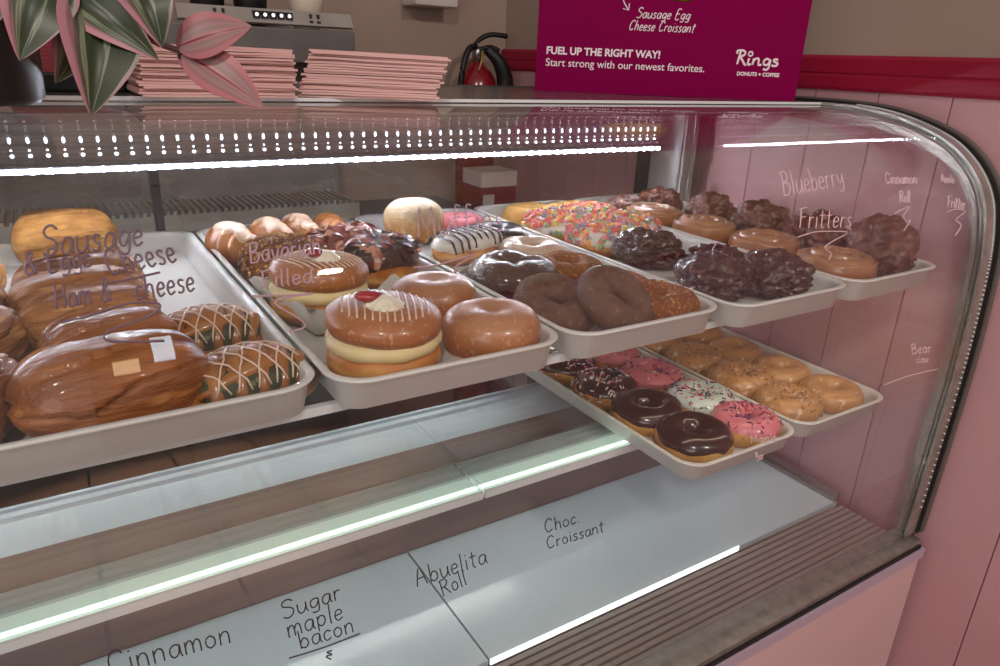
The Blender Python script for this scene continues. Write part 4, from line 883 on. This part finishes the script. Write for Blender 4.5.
cpnl = MB(); cpnl.add([(x, y, z) for x in (.262, .615) for y, z in ((1.600, 1.349), (1.590, 1.352), (1.606, 1.379), (1.625, 1.379), (1.625, 1.349))], [(0, 1, 2, 3, 4), (5, 9, 8, 7, 6), (0, 5, 6, 1), (1, 6, 7, 2), (2, 7, 8, 3), (3, 8, 9, 4), (4, 9, 5, 0)])
pn = eo(cpnl).build('control_panel', M['machine_steel'], em, smooth=False)
for i in range(5):
    x = .405 + i * .0165
    b_ = eo(MB().box(x, x + .013, 1.5905, 1.602, 1.360, 1.374)).build('button', M['machine_black'], pn, smooth=False)
    eo(MB().lathe([(.0003, 0), (.0035, 0), (.0035, .001), (.0003, .001)], 12, (0, 0, 0)))
    q = MB().lathe([(.0002, 0), (.0036, 0), (.0036, .001), (.0002, .001)], 12); q.v = [(x + .0065 + a, 1.5900 + c, 1.367 + b2) for a, b2, c in q.v]; eo(q).build('button_light', M['button_light'], b_)
for x in (.330, .346, .522, .538):
    q = MB().box(x, x + .004, 1.594, 1.602, 1.366, 1.374).box(x - .002, x + .006, 1.5925, 1.60, 1.356, 1.361); eo(q).build('indicator', M['machine_black'], pn, smooth=False)
dt = MB().box(-.25, .62, 1.60, 1.86, .935, .972)
for i in range(60): dt.box(-.245 + i * .0143, -.239 + i * .0143, 1.598, 1.85, .972, .980)
eo(dt).build('drip_tray', M['machine_steel'], em, smooth=False)
for x in (-.22, .58): eo(MB().lathe([(.0005, .9152), (.018, .9152), (.016, .936), (.0005, .936)], 16, (x, 1.64, 0))).build('foot', M['machine_black'], em)
for x in (-.1, .12, .34):
    q = MB().lathe([(.0005, 0), (.034, 0), (.034, .03), (.0005, .03)], 24, (x, 1.66, 1.248)); g_ = eo(q).build('brew_head', M['machine_steel'], em)
    eo(MB().tube([(x, 1.66, 1.24), (x, 1.60, 1.235), (x, 1.53, 1.225)], [.012, .011, .014], 10)).build('portafilter_handle', M['machine_black'], g_)
q = MB().lathe([(.0005, 0), (.028, 0), (.038, .055), (.040, .085), (.037, .085), (.035, .06), (.026, .005), (.0005, .005)], 28); o = q.build('coffee_cup', M['cup_white']); tag(o, 'cream coloured cup on top of the espresso machine', 'cup'); o.location = (.62 - .065, 1.72, 1.3452)
for i, x in enumerate((.44, .35)):
    q = MB().lathe([(.0005, 0), (.030, 0), (.036, .06), (.038, .10), (.035, .10), (.028, .005), (.0005, .005)], 24); o = q.build('coffee_cup', M['machine_black']); tag(o, ['black cup next to the cream coloured cup', 'black cup at the left of the cup row on the espresso machine'][i], 'cup'); o.location = (x, 1.75, 1.3452)
# carton behind the sliding doors, fire extinguisher and dispenser on the back wall
o = thing('carton', 'white and dark red carton seen through the back of the case', 'carton', (1.035, 1.69, .885))
stand = thing('side_table', 'small dark table in the back corner under the red and white carton', 'table', (1.09, 1.69, 0))
MB().box(-.10, .105, -.075, .075, .86, .8845).build('tabletop', M['counter_dark'], stand, smooth=False)
for sx in (-.085, .075):
    for sy in (-.07, .05): MB().box(sx, sx + .02, sy, sy + .02, 0, .8598).build('leg', M['counter_dark'], stand, smooth=False)
MB().box(-.055, .055, -.05, .05, .0005, .12).build('box', M['carton_red'], o, smooth=False)
MB().box(-.056, .056, -.051, .051, .095, .135).build('lid', M['carton_white'], o, smooth=False)
MB().box(-.050, -.015, -.0515, -.0505, .004, .075).build('label', M['carton_white'], o, smooth=False)
pm('ext_red', '#8c1020', '#7d0c1a', 5, .25, coat=.4); pm('ext_yellow', '#a8873a', None, rough=.5)
fx = thing('fire_extinguisher', 'red fire extinguisher with black hose on the back wall beside the sign', 'fire extinguisher', (1.070, 1.835, .892))
MB().lathe([(.0005, 0), (.050, 0), (.056, .008), (.056, .33), (.053, .352), (.040, .375), (.022, .392), (.016, .40), (.0005, .40)], 36).build('cylinder', M['ext_red'], fx)
MB().lathe([(.0005, .4002), (.014, .4002), (.015, .43), (.010, .44), (.0005, .44)], 20).build('valve', M['steel'], fx)
MB().tube(spline([(-.02, -.005, .435), (.0, -.01, .458), (.03, -.02, .472), (.075, -.03, .470)], 6), [.008] * 6 + [.0095] * 12 + [.010], 8, sq=.7).build('carry_handle', M['black_rubber'], fx)
MB().tube(spline([(.0, -.01, .432), (.03, -.018, .44), (.055, -.025, .432)], 6), .006, 8).build('squeeze_lever', M['black_rubber'], fx)
MB().tube(spline([(-.012, -.01, .44), (-.04, -.02, .43), (-.060, -.025, .38), (-.064, -.02, .30), (-.06, -.01, .20)], 8), .0085, 10).build('hose', M['black_rubber'], fx)
hn = MB().tube(spline([(.012, -.03, .435), (.045, -.045, .40), (.066, -.045, .35), (.068, -.04, .28)], 8), [.013 + .0007 * i for i in range(25)], 10); hn.build('discharge_horn', M['black_rubber'], fx)
MB().tube([(.004, -.02, .43), (-.006, -.035, .405), (-.02, -.045, .38)], .0028, 6).build('seal_tag', M['ext_yellow'], fx)
MB().box(-.03, .03, .057, .068, .2, .3).build('wall_bracket', M['steel'], fx, smooth=False)
o = thing('paper_towel_dispenser', 'pale dispenser high on the beige back wall above the fire extinguisher', 'dispenser', (.935, 1.905, 1.424)); MB().box(-.062, .062, -.09, -.0005, 0, .22).build('body', M['carton_white'], o, smooth=False, bevel=.006); MB().box(-.05, .05, -.0935, -.0905, .03, .20).build('cover', M['cup_white'], o, smooth=False)
